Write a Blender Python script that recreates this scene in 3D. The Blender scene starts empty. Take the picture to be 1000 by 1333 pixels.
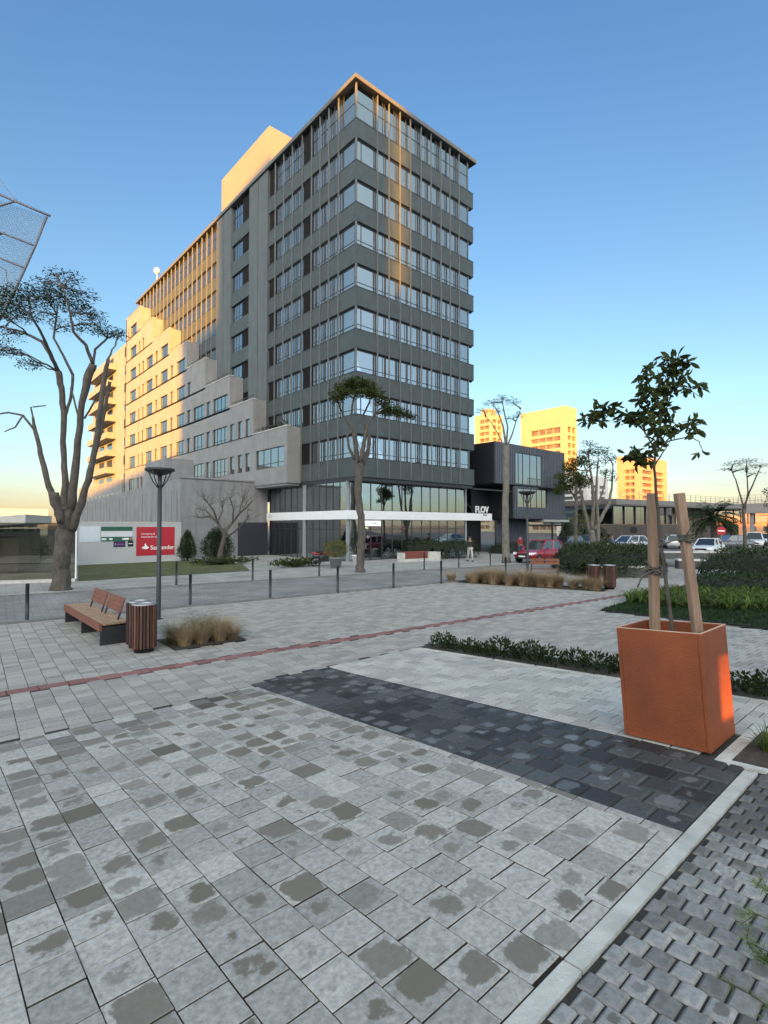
import bpy, bmesh, math, random
from mathutils import Vector, Matrix
random.seed(7)
R = math.radians
SC = bpy.context.scene
COL = SC.collection

# ---------------------------------------------------------------- camera, sky, sun, exposure
FPX, CX, CY, EYE = 682.0, 500.0, 666.5, 2.5
PITCH = math.atan((684 - 666.5) / FPX)
AZ = R(48.54)
cam = bpy.data.objects.new('camera', bpy.data.cameras.new('camera'))
COL.objects.link(cam)
cam.location = (0, 0, EYE)
cam.rotation_euler = (R(90) + PITCH, 0, AZ - R(90))
cam.data.sensor_fit = 'VERTICAL'
cam.data.sensor_height = 24
cam.data.lens = FPX / 1333 * 24
cam.data.clip_start = 0.05
cam.data.clip_end = 6000
SC.camera = cam

SUN_EL, SUN_AZ = R(6.0), R(45)          # light travels towards azimuth SUN_AZ (from +x)
CLOUD = (1.15, 0.95, 0.95)
EAST_TOP, EAST_MID, EAST_LOW, WEST_LOW, WEST_TOP = (0.35, 0.49, 0.66), (0.48, 0.54, 0.57), (0.37, 0.355, 0.50), (0.58, 0.95, 1.85), (4.85, 3.35, 2.15)
world = bpy.data.worlds.new('World')
SC.world = world
world.use_nodes = True
wn = world.node_tree
sky = wn.nodes.new('ShaderNodeTexSky')
sky.sky_type = 'NISHITA'
sky.sun_disc = False
sky.sun_elevation = SUN_EL
sky.sun_rotation = R(90) - (SUN_AZ + math.pi)
sky.altitude = 0
sky.air_density = 1.0
sky.dust_density = 0.6
sky.ozone_density = 1.5
bg = wn.nodes['Background']
bg.inputs['Strength'].default_value = 0.15
# the sky away from the sun is deeper and bluer overhead, the half around the low sun is much brighter
def wnode(kind, **kw):
    n = wn.nodes.new(kind)
    for k_, v_ in kw.items(): setattr(n, k_, v_)
    return n
wtc = wnode('ShaderNodeTexCoord')
wsep = wnode('ShaderNodeSeparateXYZ'); wn.links.new(wtc.outputs['Generated'], wsep.inputs[0])
wr = wnode('ShaderNodeValToRGB')
wr.color_ramp.elements[0].position = 0.0; wr.color_ramp.elements[0].color = (*EAST_LOW, 1)
wr.color_ramp.elements[1].position = 0.75; wr.color_ramp.elements[1].color = (*EAST_TOP, 1)
e_ = wr.color_ramp.elements.new(0.22); e_.color = (*EAST_MID, 1)
wn.links.new(wsep.outputs['Z'], wr.inputs[0])
wdot = wnode('ShaderNodeVectorMath', operation='DOT_PRODUCT'); wdot.inputs[1].default_value = (-math.cos(SUN_AZ), -math.sin(SUN_AZ), 0)
wn.links.new(wtc.outputs['Generated'], wdot.inputs[0])
wm = wnode('ShaderNodeMapRange', interpolation_type='SMOOTHSTEP')
wm.inputs[1].default_value = -0.45; wm.inputs[2].default_value = 0.75; wm.inputs[3].default_value = 0; wm.inputs[4].default_value = 1
wn.links.new(wdot.outputs['Value'], wm.inputs[0])
wmix = wnode('ShaderNodeMix', data_type='RGBA'); wn.links.new(wm.outputs[0], wmix.inputs[0]); wn.links.new(wr.outputs[0], wmix.inputs[6]); 
wr2 = wnode('ShaderNodeValToRGB')
wr2.color_ramp.elements[0].position = 0.05; wr2.color_ramp.elements[0].color = (*WEST_LOW, 1)
wr2.color_ramp.elements[1].position = 0.55; wr2.color_ramp.elements[1].color = (*WEST_TOP, 1)
wn.links.new(wsep.outputs['Z'], wr2.inputs[0]); wn.links.new(wr2.outputs[0], wmix.inputs[7])
wmul = wnode('ShaderNodeVectorMath', operation='MULTIPLY'); wn.links.new(sky.outputs[0], wmul.inputs[0]); wn.links.new(wmix.outputs[2], wmul.inputs[1])
# thin streaks of cloud low over the horizon
wmp = wnode('ShaderNodeMapping'); wmp.inputs['Scale'].default_value = (2.2, 2.2, 22); wn.links.new(wtc.outputs['Generated'], wmp.inputs[0])
wnz = wnode('ShaderNodeTexNoise'); wnz.inputs['Scale'].default_value = 1.6; wnz.inputs['Detail'].default_value = 6; wn.links.new(wmp.outputs[0], wnz.inputs['Vector'])
wc1 = wnode('ShaderNodeMapRange'); wc1.inputs[1].default_value = 0.46; wc1.inputs[2].default_value = 0.72; wc1.inputs[3].default_value = 0; wc1.inputs[4].default_value = 0.42; wn.links.new(wnz.outputs['Fac'], wc1.inputs[0])
wc2 = wnode('ShaderNodeMapRange'); wc2.inputs[1].default_value = 0.26; wc2.inputs[2].default_value = 0.05; wc2.inputs[3].default_value = 0; wc2.inputs[4].default_value = 1; wn.links.new(wsep.outputs['Z'], wc2.inputs[0])
wc3 = wnode('ShaderNodeMath', operation='MULTIPLY'); wn.links.new(wc1.outputs[0], wc3.inputs[0]); wn.links.new(wc2.outputs[0], wc3.inputs[1])
wcm = wnode('ShaderNodeMix', data_type='RGBA'); wn.links.new(wc3.outputs[0], wcm.inputs[0]); wn.links.new(wmul.outputs[0], wcm.inputs[6]); wcm.inputs[7].default_value = (*CLOUD, 1)
wn.links.new(wcm.outputs[2], bg.inputs[0])
sun = bpy.data.objects.new('sun', bpy.data.lights.new('sun', 'SUN'))
COL.objects.link(sun)
sun.data.energy = 5.0
sun.data.angle = R(0.53)
sun.data.color = (1.0, 0.40, 0.01)
d = Vector((math.cos(SUN_AZ) * math.cos(SUN_EL), math.sin(SUN_AZ) * math.cos(SUN_EL), -math.sin(SUN_EL)))
sun.rotation_euler = d.to_track_quat('-Z', 'Y').to_euler()
sun.location = (-40, -40, 60)
SC.view_settings.view_transform = 'Standard'
SC.view_settings.look = 'None'
SC.view_settings.gamma = 1
SC.view_settings.use_curve_mapping = False
SC.view_settings.exposure = 2.05

# ---------------------------------------------------------------- measuring helpers
FH = Vector((math.cos(AZ), math.sin(AZ), 0)); RT = Vector((math.sin(AZ), -math.cos(AZ), 0)); UPZ = Vector((0, 0, 1))
FW = FH * math.cos(PITCH) + UPZ * math.sin(PITCH); UP = RT.cross(FW)
EYEV = Vector((0, 0, EYE))
SL, YC = 0.0665, 7.42                  # the near square rises towards the viewer, from a crease at y = YC
def ray(u, v): return FW + RT * ((u - CX) / FPX) + UP * ((CY - v) / FPX)
def at(u, v, dep): return EYEV + ray(u, v) * dep
def gz(y): return max(0.0, SL * (YC - y))
def onx(u, v, x): r = ray(u, v); return EYEV + r * (x / r.x)
def ony(u, v, y): r = ray(u, v); return EYEV + r * (y / r.y)
def gnd(u, v):
    r = ray(u, v); q = EYEV + r * (-EYE / r.z)
    if q.y < YC:
        t = (SL * YC - EYE) / (r.z + SL * r.y); q = EYEV + r * t
    return q

# ---------------------------------------------------------------- materials
MATS = {}
def nd(nt, kind, **kw):
    n = nt.nodes.new(kind)
    for k, v in kw.items(): setattr(n, k, v)
    return n
def mat(name, c, rough=0.7, var=0.15, scale=4.0, bump=0.0, bscale=60.0, metal=0.0, spec=0.5, c2=None, island=0.0,
        coat=0.0, stretch=None, trans=0.0, emit=None, estr=0.0, streak=0.0):
    if name in MATS: return MATS[name]
    m = bpy.data.materials.new(name); m.use_nodes = True
    nt = m.node_tree; b = nt.nodes['Principled BSDF']; L = nt.links
    b.inputs['Roughness'].default_value = rough
    b.inputs['Metallic'].default_value = metal
    b.inputs['Specular IOR Level'].default_value = spec
    b.inputs['Coat Weight'].default_value = coat
    b.inputs['Coat Roughness'].default_value = 0.05
    tc = nd(nt, 'ShaderNodeTexCoord')
    src = tc.outputs['Object']
    if stretch:
        mp = nd(nt, 'ShaderNodeMapping'); mp.inputs['Scale'].default_value = stretch
        L.new(src, mp.inputs[0]); src = mp.outputs[0]
    nz = nd(nt, 'ShaderNodeTexNoise'); nz.inputs['Scale'].default_value = scale; nz.inputs['Detail'].default_value = 6
    nz.inputs['Roughness'].default_value = 0.62
    L.new(src, nz.inputs['Vector'])
    rp = nd(nt, 'ShaderNodeValToRGB')
    ca = [max(0, x * (1 - var)) for x in c]; cb = [min(1, x * (1 + var)) for x in (c2 or c)]
    rp.color_ramp.elements[0].position = 0.3; rp.color_ramp.elements[1].position = 0.7
    rp.color_ramp.elements[0].color = (*ca, 1); rp.color_ramp.elements[1].color = (*cb, 1)
    L.new(nz.outputs['Fac'], rp.inputs[0])
    out = rp.outputs[0]
    if streak:
        mp2 = nd(nt, 'ShaderNodeMapping'); mp2.inputs['Scale'].default_value = (1.3, 1.3, 0.12)
        L.new(tc.outputs['Object'], mp2.inputs[0])
        n2 = nd(nt, 'ShaderNodeTexNoise'); n2.inputs['Scale'].default_value = 2.0; n2.inputs['Detail'].default_value = 5
        L.new(mp2.outputs[0], n2.inputs['Vector'])
        mr = nd(nt, 'ShaderNodeMapRange'); mr.inputs[1].default_value = 0.35; mr.inputs[2].default_value = 0.7
        mr.inputs[3].default_value = 1.0; mr.inputs[4].default_value = 1.0 - streak
        L.new(n2.outputs['Fac'], mr.inputs[0])
        mx = nd(nt, 'ShaderNodeVectorMath', operation='SCALE'); L.new(out, mx.inputs[0]); L.new(mr.outputs[0], mx.inputs['Scale'])
        out = mx.outputs[0]
    if island:
        ge = nd(nt, 'ShaderNodeNewGeometry')
        mr = nd(nt, 'ShaderNodeMapRange'); mr.inputs[3].default_value = 1 - island; mr.inputs[4].default_value = 1 + island
        L.new(ge.outputs['Random Per Island'], mr.inputs[0])
        mx = nd(nt, 'ShaderNodeVectorMath', operation='SCALE'); L.new(out, mx.inputs[0]); L.new(mr.outputs[0], mx.inputs['Scale'])
        out = mx.outputs[0]
    L.new(out, b.inputs['Base Color'])
    if bump:
        n3 = nd(nt, 'ShaderNodeTexNoise'); n3.inputs['Scale'].default_value = bscale; n3.inputs['Detail'].default_value = 4
        L.new(src, n3.inputs['Vector'])
        bp = nd(nt, 'ShaderNodeBump'); bp.inputs['Strength'].default_value = bump; bp.inputs['Distance'].default_value = 0.02
        L.new(n3.outputs['Fac'], bp.inputs['Height']); L.new(bp.outputs[0], b.inputs['Normal'])
    if emit:
        b.inputs['Emission Color'].default_value = (*emit, 1); b.inputs['Emission Strength'].default_value = estr
    if trans:
        tl = nd(nt, 'ShaderNodeBsdfTranslucent'); L.new(out, tl.inputs['Color'])
        ms = nd(nt, 'ShaderNodeMixShader'); ms.inputs[0].default_value = trans
        L.new(b.outputs[0], ms.inputs[1]); L.new(tl.outputs[0], ms.inputs[2])
        L.new(ms.outputs[0], nt.nodes['Material Output'].inputs['Surface'])
    MATS[name] = m
    return m

def glass(name, tint, refl, rough=0.01, wave=0.0, gtint=(0.9, 0.97, 1.0)):
    if name in MATS: return MATS[name]
    m = bpy.data.materials.new(name); m.use_nodes = True
    nt = m.node_tree; L = nt.links
    nt.nodes.remove(nt.nodes['Principled BSDF'])
    tr = nd(nt, 'ShaderNodeBsdfTransparent'); tr.inputs[0].default_value = (*tint, 1)
    gl = nd(nt, 'ShaderNodeBsdfGlossy'); gl.inputs['Roughness'].default_value = rough; gl.inputs['Color'].default_value = (*gtint, 1)
    fr = nd(nt, 'ShaderNodeFresnel'); fr.inputs[0].default_value = 1.5
    mr = nd(nt, 'ShaderNodeMapRange'); mr.inputs[3].default_value = refl; mr.inputs[4].default_value = 1.0
    L.new(fr.outputs[0], mr.inputs[0])
    if wave:
        tc = nd(nt, 'ShaderNodeTexCoord')
        nz = nd(nt, 'ShaderNodeTexNoise'); nz.inputs['Scale'].default_value = 0.7; nz.inputs['Detail'].default_value = 1
        L.new(tc.outputs['Object'], nz.inputs['Vector'])
        bp = nd(nt, 'ShaderNodeBump'); bp.inputs['Strength'].default_value = wave; bp.inputs['Distance'].default_value = 0.02
        L.new(nz.outputs['Fac'], bp.inputs['Height']); L.new(bp.outputs[0], gl.inputs['Normal'])
    ms = nd(nt, 'ShaderNodeMixShader')
    L.new(mr.outputs[0], ms.inputs[0]); L.new(tr.outputs[0], ms.inputs[1]); L.new(gl.outputs[0], ms.inputs[2])
    L.new(ms.outputs[0], nt.nodes['Material Output'].inputs['Surface'])
    MATS[name] = m
    return m

def paver_mat(name, lo, hi, stain, amount=1.0, rough=0.75, grime=0.25):
    """each stone has its own tone (attribute r), its own damp patch (attribute g) and its own uv 0..1"""
    m = bpy.data.materials.new(name); m.use_nodes = True
    nt = m.node_tree; b = nt.nodes['Principled BSDF']; L = nt.links
    at_ = nd(nt, 'ShaderNodeAttribute', attribute_name='stone'); sp = nd(nt, 'ShaderNodeSeparateColor')
    L.new(at_.outputs['Color'], sp.inputs[0])
    tc = nd(nt, 'ShaderNodeTexCoord')
    rp = nd(nt, 'ShaderNodeMix', data_type='RGBA'); rp.inputs[6].default_value = (*lo, 1); rp.inputs[7].default_value = (*hi, 1)
    L.new(sp.outputs[0], rp.inputs[0])
    n1 = nd(nt, 'ShaderNodeTexNoise'); n1.inputs['Scale'].default_value = 26; n1.inputs['Detail'].default_value = 8; n1.inputs['Roughness'].default_value = 0.7
    L.new(tc.outputs['Object'], n1.inputs['Vector'])
    mr = nd(nt, 'ShaderNodeMapRange'); mr.inputs[1].default_value = 0.3; mr.inputs[2].default_value = 0.7
    mr.inputs[3].default_value = 1 - grime; mr.inputs[4].default_value = 1 + grime * 0.6
    L.new(n1.outputs['Fac'], mr.inputs[0])
    sc = nd(nt, 'ShaderNodeVectorMath', operation='SCALE'); L.new(rp.outputs[2], sc.inputs[0]); L.new(mr.outputs[0], sc.inputs['Scale'])
    # damp patch
    uv = nd(nt, 'ShaderNodeUVMap'); uv.uv_map = 'uv'
    n2 = nd(nt, 'ShaderNodeTexNoise'); n2.inputs['Scale'].default_value = 7; n2.inputs['Detail'].default_value = 4; n2.inputs['Roughness'].default_value = 0.6
    L.new(tc.outputs['Object'], n2.inputs['Vector'])
    cen = nd(nt, 'ShaderNodeVectorMath', operation='SUBTRACT'); L.new(uv.outputs[0], cen.inputs[0])
    ox = nd(nt, 'ShaderNodeMapRange'); ox.inputs[3].default_value = 0.36; ox.inputs[4].default_value = 0.64; L.new(sp.outputs[2], ox.inputs[0])
    oy = nd(nt, 'ShaderNodeMapRange'); oy.inputs[3].default_value = 0.62; oy.inputs[4].default_value = 0.38; L.new(sp.outputs[0], oy.inputs[0])
    cxy = nd(nt, 'ShaderNodeCombineXYZ'); L.new(ox.outputs[0], cxy.inputs[0]); L.new(oy.outputs[0], cxy.inputs[1]); L.new(cxy.outputs[0], cen.inputs[1])
    ab = nd(nt, 'ShaderNodeVectorMath', operation='ABSOLUTE'); L.new(cen.outputs[0], ab.inputs[0])
    pw = nd(nt, 'ShaderNodeVectorMath', operation='MULTIPLY'); L.new(ab.outputs[0], pw.inputs[0]); L.new(ab.outputs[0], pw.inputs[1])
    ln = nd(nt, 'ShaderNodeVectorMath', operation='LENGTH'); L.new(pw.outputs[0], ln.inputs[0])     # soft square, 0.25 at the side
    n4 = nd(nt, 'ShaderNodeTexNoise'); n4.inputs['Scale'].default_value = 42; n4.inputs['Detail'].default_value = 5; n4.inputs['Roughness'].default_value = 0.7
    L.new(tc.outputs['Object'], n4.inputs['Vector'])
    n5 = nd(nt, 'ShaderNodeMath', operation='MULTIPLY_ADD'); L.new(n4.outputs['Fac'], n5.inputs[0]); n5.inputs[1].default_value = 0.22; L.new(n2.outputs['Fac'], n5.inputs[2])
    e1 = nd(nt, 'ShaderNodeMath', operation='MULTIPLY_ADD'); L.new(n5.outputs[0], e1.inputs[0]); e1.inputs[1].default_value = 1.25; 
    neg = nd(nt, 'ShaderNodeMath', operation='MULTIPLY_ADD'); L.new(ln.outputs['Value'], neg.inputs[0]); neg.inputs[1].default_value = -1.9; L.new(sp.outputs[1], neg.inputs[2])
    L.new(neg.outputs[0], e1.inputs[2])
    ss = nd(nt, 'ShaderNodeMapRange'); ss.inputs[1].default_value = 1.05; ss.inputs[2].default_value = 1.15
    ss.inputs[3].default_value = 0; ss.inputs[4].default_value = amount
    L.new(e1.outputs[0], ss.inputs[0])
    op = nd(nt, 'ShaderNodeMapRange'); op.inputs[3].default_value = 0.45; op.inputs[4].default_value = 1.0; L.new(sp.outputs[2], op.inputs[0])
    so_ = nd(nt, 'ShaderNodeMath', operation='MULTIPLY'); L.new(ss.outputs[0], so_.inputs[0]); L.new(op.outputs[0], so_.inputs[1])
    st = nd(nt, 'ShaderNodeMix', data_type='RGBA'); L.new(so_.outputs[0], st.inputs[0]); L.new(sc.outputs[0], st.inputs[6]); 
    dk = nd(nt, 'ShaderNodeMapRange'); dk.inputs[1].default_value = 1.0; dk.inputs[2].default_value = 1.5; dk.inputs[3].default_value = 1.0; dk.inputs[4].default_value = 0.42; L.new(sp.outputs[1], dk.inputs[0])
    dv = nd(nt, 'ShaderNodeVectorMath', operation='SCALE'); dv.inputs[0].default_value = stain; L.new(dk.outputs[0], dv.inputs['Scale']); L.new(dv.outputs[0], st.inputs[7])
    L.new(st.outputs[2], b.inputs['Base Color'])
    rr = nd(nt, 'ShaderNodeMapRange'); rr.inputs[3].default_value = rough; rr.inputs[4].default_value = rough - 0.18
    L.new(ss.outputs[0], rr.inputs[0]); L.new(rr.outputs[0], b.inputs['Roughness'])
    n3 = nd(nt, 'ShaderNodeTexNoise'); n3.inputs['Scale'].default_value = 130; n3.inputs['Detail'].default_value = 4
    L.new(tc.outputs['Object'], n3.inputs['Vector'])
    bp = nd(nt, 'ShaderNodeBump'); bp.inputs['Strength'].default_value = 0.35; bp.inputs['Distance'].default_value = 0.004
    L.new(n3.outputs['Fac'], bp.inputs['Height']); L.new(bp.outputs[0], b.inputs['Normal'])
    MATS[name] = m
    return m

M_DARKSTEEL = mat('dark_steel', (0.035, 0.037, 0.04), 0.45, 0.2, 8, metal=0.3)
M_BLACK = mat('black_void', (0.012, 0.012, 0.014), 0.8)
M_FRAME = mat('window_frame_dark', (0.03, 0.033, 0.036), 0.5)
M_CONC = mat('concrete', (0.245, 0.248, 0.247), 0.85, 0.12, 0.8, 0.25, 25, streak=0.14)
M_CONC2 = mat('concrete_boardmarked', (0.23, 0.238, 0.245), 0.85, 0.15, 0.6, 0.25, 25, streak=0.2)
M_SPAN = mat('spandrel_grey', (0.058, 0.073, 0.075), 0.6, 0.18, 1.2, 0.08, 30, streak=0.12)
M_WALLG = mat('pilaster_grey', (0.098, 0.115, 0.118), 0.7, 0.12, 0.7, 0.1, 30, streak=0.15)
M_FIN = mat('fin_metal', (0.13, 0.137, 0.135), 0.45, 0.1, 3)
M_GLASS = glass('window_glass', (0.97, 0.98, 0.99), 0.42, wave=0.12)
M_GLASSG = glass('shopfront_glass', (0.4, 0.45, 0.46), 0.42, wave=0.2)
M_BLIND = mat('window_blind', (0.86, 0.87, 0.88), 0.8, 0.06, 2, stretch=(1, 1, 9))
M_INT = mat('office_interior', (0.05, 0.052, 0.055), 0.9, 0.5, 0.5)
M_WHITE = mat('white_paint', (0.78, 0.79, 0.80), 0.5, 0.04, 2)
M_BARK = mat('bark', (0.085, 0.073, 0.062), 0.9, 0.45, 9, 0.9, 18, stretch=(1, 1, 0.35))
M_BARKP = mat('pale_bark', (0.15, 0.138, 0.12), 0.9, 0.35, 9, 0.6, 22, stretch=(1, 1, 0.35))
M_SOIL = mat('soil', (0.055, 0.045, 0.036), 0.95, 0.5, 14, 0.8, 50)
M_WOODR = mat('red_brown_wood', (0.20, 0.072, 0.042), 0.55, 0.35, 6, 0.15, 40, stretch=(8, 0.6, 8))

# ---------------------------------------------------------------- mesh builder and object helpers
class MB:
    def __init__(s): s.v = []; s.f = []; s.m = []; s.uv = None; s.col = None; s.smooth = []
    def add(s, vs, fs, mi=0, sm=False):
        o = len(s.v); s.v += [tuple(p) for p in vs]
        for f in fs: s.f.append([i + o for i in f]); s.m.append(mi); s.smooth.append(sm)
        return s
    def box(s, x0, x1, y0, y1, z0, z1, mi=0):
        if x0 > x1: x0, x1 = x1, x0
        if y0 > y1: y0, y1 = y1, y0
        if z0 > z1: z0, z1 = z1, z0
        return s.add([(x0, y0, z0), (x1, y0, z0), (x1, y1, z0), (x0, y1, z0), (x0, y0, z1), (x1, y0, z1), (x1, y1, z1), (x0, y1, z1)],
              [(3, 2, 1, 0), (4, 5, 6, 7), (0, 1, 5, 4), (1, 2, 6, 5), (2, 3, 7, 6), (3, 0, 4, 7)], mi)
    def bar(s, p, q, w, h=None, mi=0, up=None):
        p = Vector(p); q = Vector(q); h = h or w; t = (q - p).normalized()
        a = Vector(up) if up else (UPZ if abs(t.z) < 0.9 else Vector((1, 0, 0)))
        sd = t.cross(a).normalized() * (w / 2); u = sd.cross(t).normalized() * (h / 2)
        vs = [p - sd - u, p + sd - u, p + sd + u, p - sd + u, q - sd - u, q + sd - u, q + sd + u, q - sd + u]
        return s.add(vs, [(0, 1, 2, 3), (7, 6, 5, 4), (4, 5, 1, 0), (5, 6, 2, 1), (6, 7, 3, 2), (7, 4, 0, 3)], mi)
    def tube(s, pts, rad, n=8, mi=0, cap=True, wob=0.0):
        pts = [Vector(p) for p in pts]; o = len(s.v)
        if not isinstance(rad, (list, tuple)): rad = [rad] * len(pts)
        a = None
        for i, p in enumerate(pts):
            t = (pts[min(i + 1, len(pts) - 1)] - pts[max(i - 1, 0)]).normalized()
            if a is None: a = t.orthogonal().normalized()
            a = (a - t * a.dot(t)).normalized(); b = t.cross(a)
            for k in range(n):
                th = 2 * math.pi * k / n
                rr = rad[i] * (1 + wob * (random.random() - 0.5))
                s.v.append(tuple(p + a * math.cos(th) * rr + b * math.sin(th) * rr))
        for i in range(len(pts) - 1):
            for k in range(n):
                s.f.append([o + i * n + k, o + i * n + (k + 1) % n, o + (i + 1) * n + (k + 1) % n, o + (i + 1) * n + k]); s.m.append(mi); s.smooth.append(True)
        if cap:
            s.f.append([o + k for k in range(n)][::-1]); s.m.append(mi); s.smooth.append(False)
            e = o + (len(pts) - 1) * n
            s.f.append([e + k for k in range(n)]); s.m.append(mi); s.smooth.append(False)
        return s
    def lathe(s, prof, n=24, c=(0, 0, 0), mi=0, sx=1.0, sy=1.0, sm=True):
        o = len(s.v)
        for r, z in prof:
            for k in range(n):
                th = 2 * math.pi * k / n
                s.v.append((c[0] + sx * r * math.cos(th), c[1] + sy * r * math.sin(th), c[2] + z))
        for i in range(len(prof) - 1):
            for k in range(n):
                s.f.append([o + i * n + k, o + i * n + (k + 1) % n, o + (i + 1) * n + (k + 1) % n, o + (i + 1) * n + k]); s.m.append(mi); s.smooth.append(sm)
        s.f.append([o + k for k in range(n)][::-1]); s.m.append(mi); s.smooth.append(False)
        e = o + (len(prof) - 1) * n
        s.f.append([e + k for k in range(n)]); s.m.append(mi); s.smooth.append(False)
        return s
    def prism(s, poly, z0, z1, mi=0):
        n = len(poly)
        vs = [(x, y, z0) for x, y in poly] + [(x, y, z1) for x, y in poly]
        fs = [list(range(n))[::-1], [n + i for i in range(n)]] + [(i, (i + 1) % n, n + (i + 1) % n, n + i) for i in range(n)]
        return s.add(vs, fs, mi)
    def leaf(s, p, t, nrm, l, w, mi=0):
        sd = t.cross(nrm).normalized() * (w / 2)
        return s.add([p, p + t * l * 0.45 + sd, p + t * l, p + t * l * 0.45 - sd], [(0, 1, 2, 3)], mi)
    def build(s, name, mats, parent=None, origin=None, kind=None):
        me = bpy.data.meshes.new(name)
        if origin is not None:
            ox, oy, oz = origin; vv = [(x - ox, y - oy, z - oz) for x, y, z in s.v]
        else: vv = s.v
        me.from_pydata(vv, [], s.f)
        for m in (mats if isinstance(mats, (list, tuple)) else [mats]): me.materials.append(m)
        me.polygons.foreach_set('material_index', s.m)
        me.polygons.foreach_set('use_smooth', s.smooth)
        if s.uv is not None:
            ul = me.uv_layers.new(name='uv'); ul.data.foreach_set('uv', s.uv)
        if s.col is not None:
            ca = me.color_attributes.new('stone', 'FLOAT_COLOR', 'CORNER'); ca.data.foreach_set('color', s.col)
        me.update()
        o = bpy.data.objects.new(name, me); COL.objects.link(o)
        if parent is not None: o.parent = parent
        elif origin is not None: o.location = origin
        if kind: o['kind'] = kind
        return o
def thing(name, label, cat, loc=(0, 0, 0), rz=0.0, group=None):
    o = bpy.data.objects.new(name, None); COL.objects.link(o)
    o.location = loc; o.rotation_euler = (0, 0, rz); o.empty_display_size = 0.2
    return tag(o, label, cat, group)
def tag(o, label, cat, group=None):
    o['label'] = label; o['category'] = cat
    if group: o['group'] = group
    return o
def dup(root, label, loc, rz=0.0, sc=None):
    r = root.copy(); COL.objects.link(r); r.location = loc; r.rotation_euler = (0, 0, rz); r['label'] = label
    if sc: r.scale = (sc, sc, sc) if not isinstance(sc, tuple) else sc
    for ch in list(root.children):
        c = ch.copy(); COL.objects.link(c); c.parent = r
        for g in list(ch.children):
            q = g.copy(); COL.objects.link(q); q.parent = c
    return r
def text_mesh(body, size, m, depth=0.004, name='lettering', bold=0.0, align='CENTER'):
    cu = bpy.data.curves.new(name, 'FONT'); cu.body = body; cu.size = size; cu.extrude = depth; cu.align_x = align; cu.align_y = 'CENTER'
    cu.offset = bold
    to = bpy.data.objects.new(name, cu); COL.objects.link(to)
    dg = bpy.context.evaluated_depsgraph_get()
    me = bpy.data.meshes.new_from_object(to.evaluated_get(dg))
    bpy.data.objects.remove(to); me.materials.clear(); me.materials.append(m)
    o = bpy.data.objects.new(name, me); COL.objects.link(o)
    return o
def inpoly(x, y, P):
    c = False; j = len(P) - 1
    for i in range(len(P)):
        xi, yi = P[i]; xj, yj = P[j]
        if (yi > y) != (yj > y) and x < (xj - xi) * (y - yi) / (yj - yi) + xi: c = not c
        j = i
    return c
def rv(a=1.0): return Vector((random.uniform(-a, a), random.uniform(-a, a), random.uniform(-a, a)))
def unit():
    while True:
        q = rv()
        if 0.05 < q.length < 1: return q.normalized()

# ---------------------------------------------------------------- ground, paving, road
def sheet(name, poly, z, m, slope=False):
    mb = MB(); vs = [(x, y, (gz(y) if slope else 0) + z) for x, y in poly]
    mb.add(vs, [list(range(len(poly)))])
    return mb.build(name, m, kind='structure')
g_mat = mat('asphalt_ground', (0.09, 0.088, 0.085), 0.9, 0.25, 0.3, 0.3, 30)
sheet('ground', [(-2500, -2500), (2500, -2500), (2500, 2500), (-2500, 2500)], -0.05, g_mat)
# bed of the sloped square (sand between the stones)
M_JOINT = mat('joint_sand', (0.04, 0.037, 0.034), 0.95, 0.3, 20, 0.4, 90)
mb = MB(); mb.add([(-25, YC, -0.02), (-25, -14, gz(-14) - 0.02), (60, -14, gz(-14) - 0.02), (60, YC, -0.02)], [(0, 1, 2, 3)])
mb.build('square_bed', M_JOINT, kind='structure')
sheet('plaza_bed', [(-25, YC), (60, YC), (60, 13.2), (-25, 18.4)], -0.0095, M_JOINT)

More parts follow.
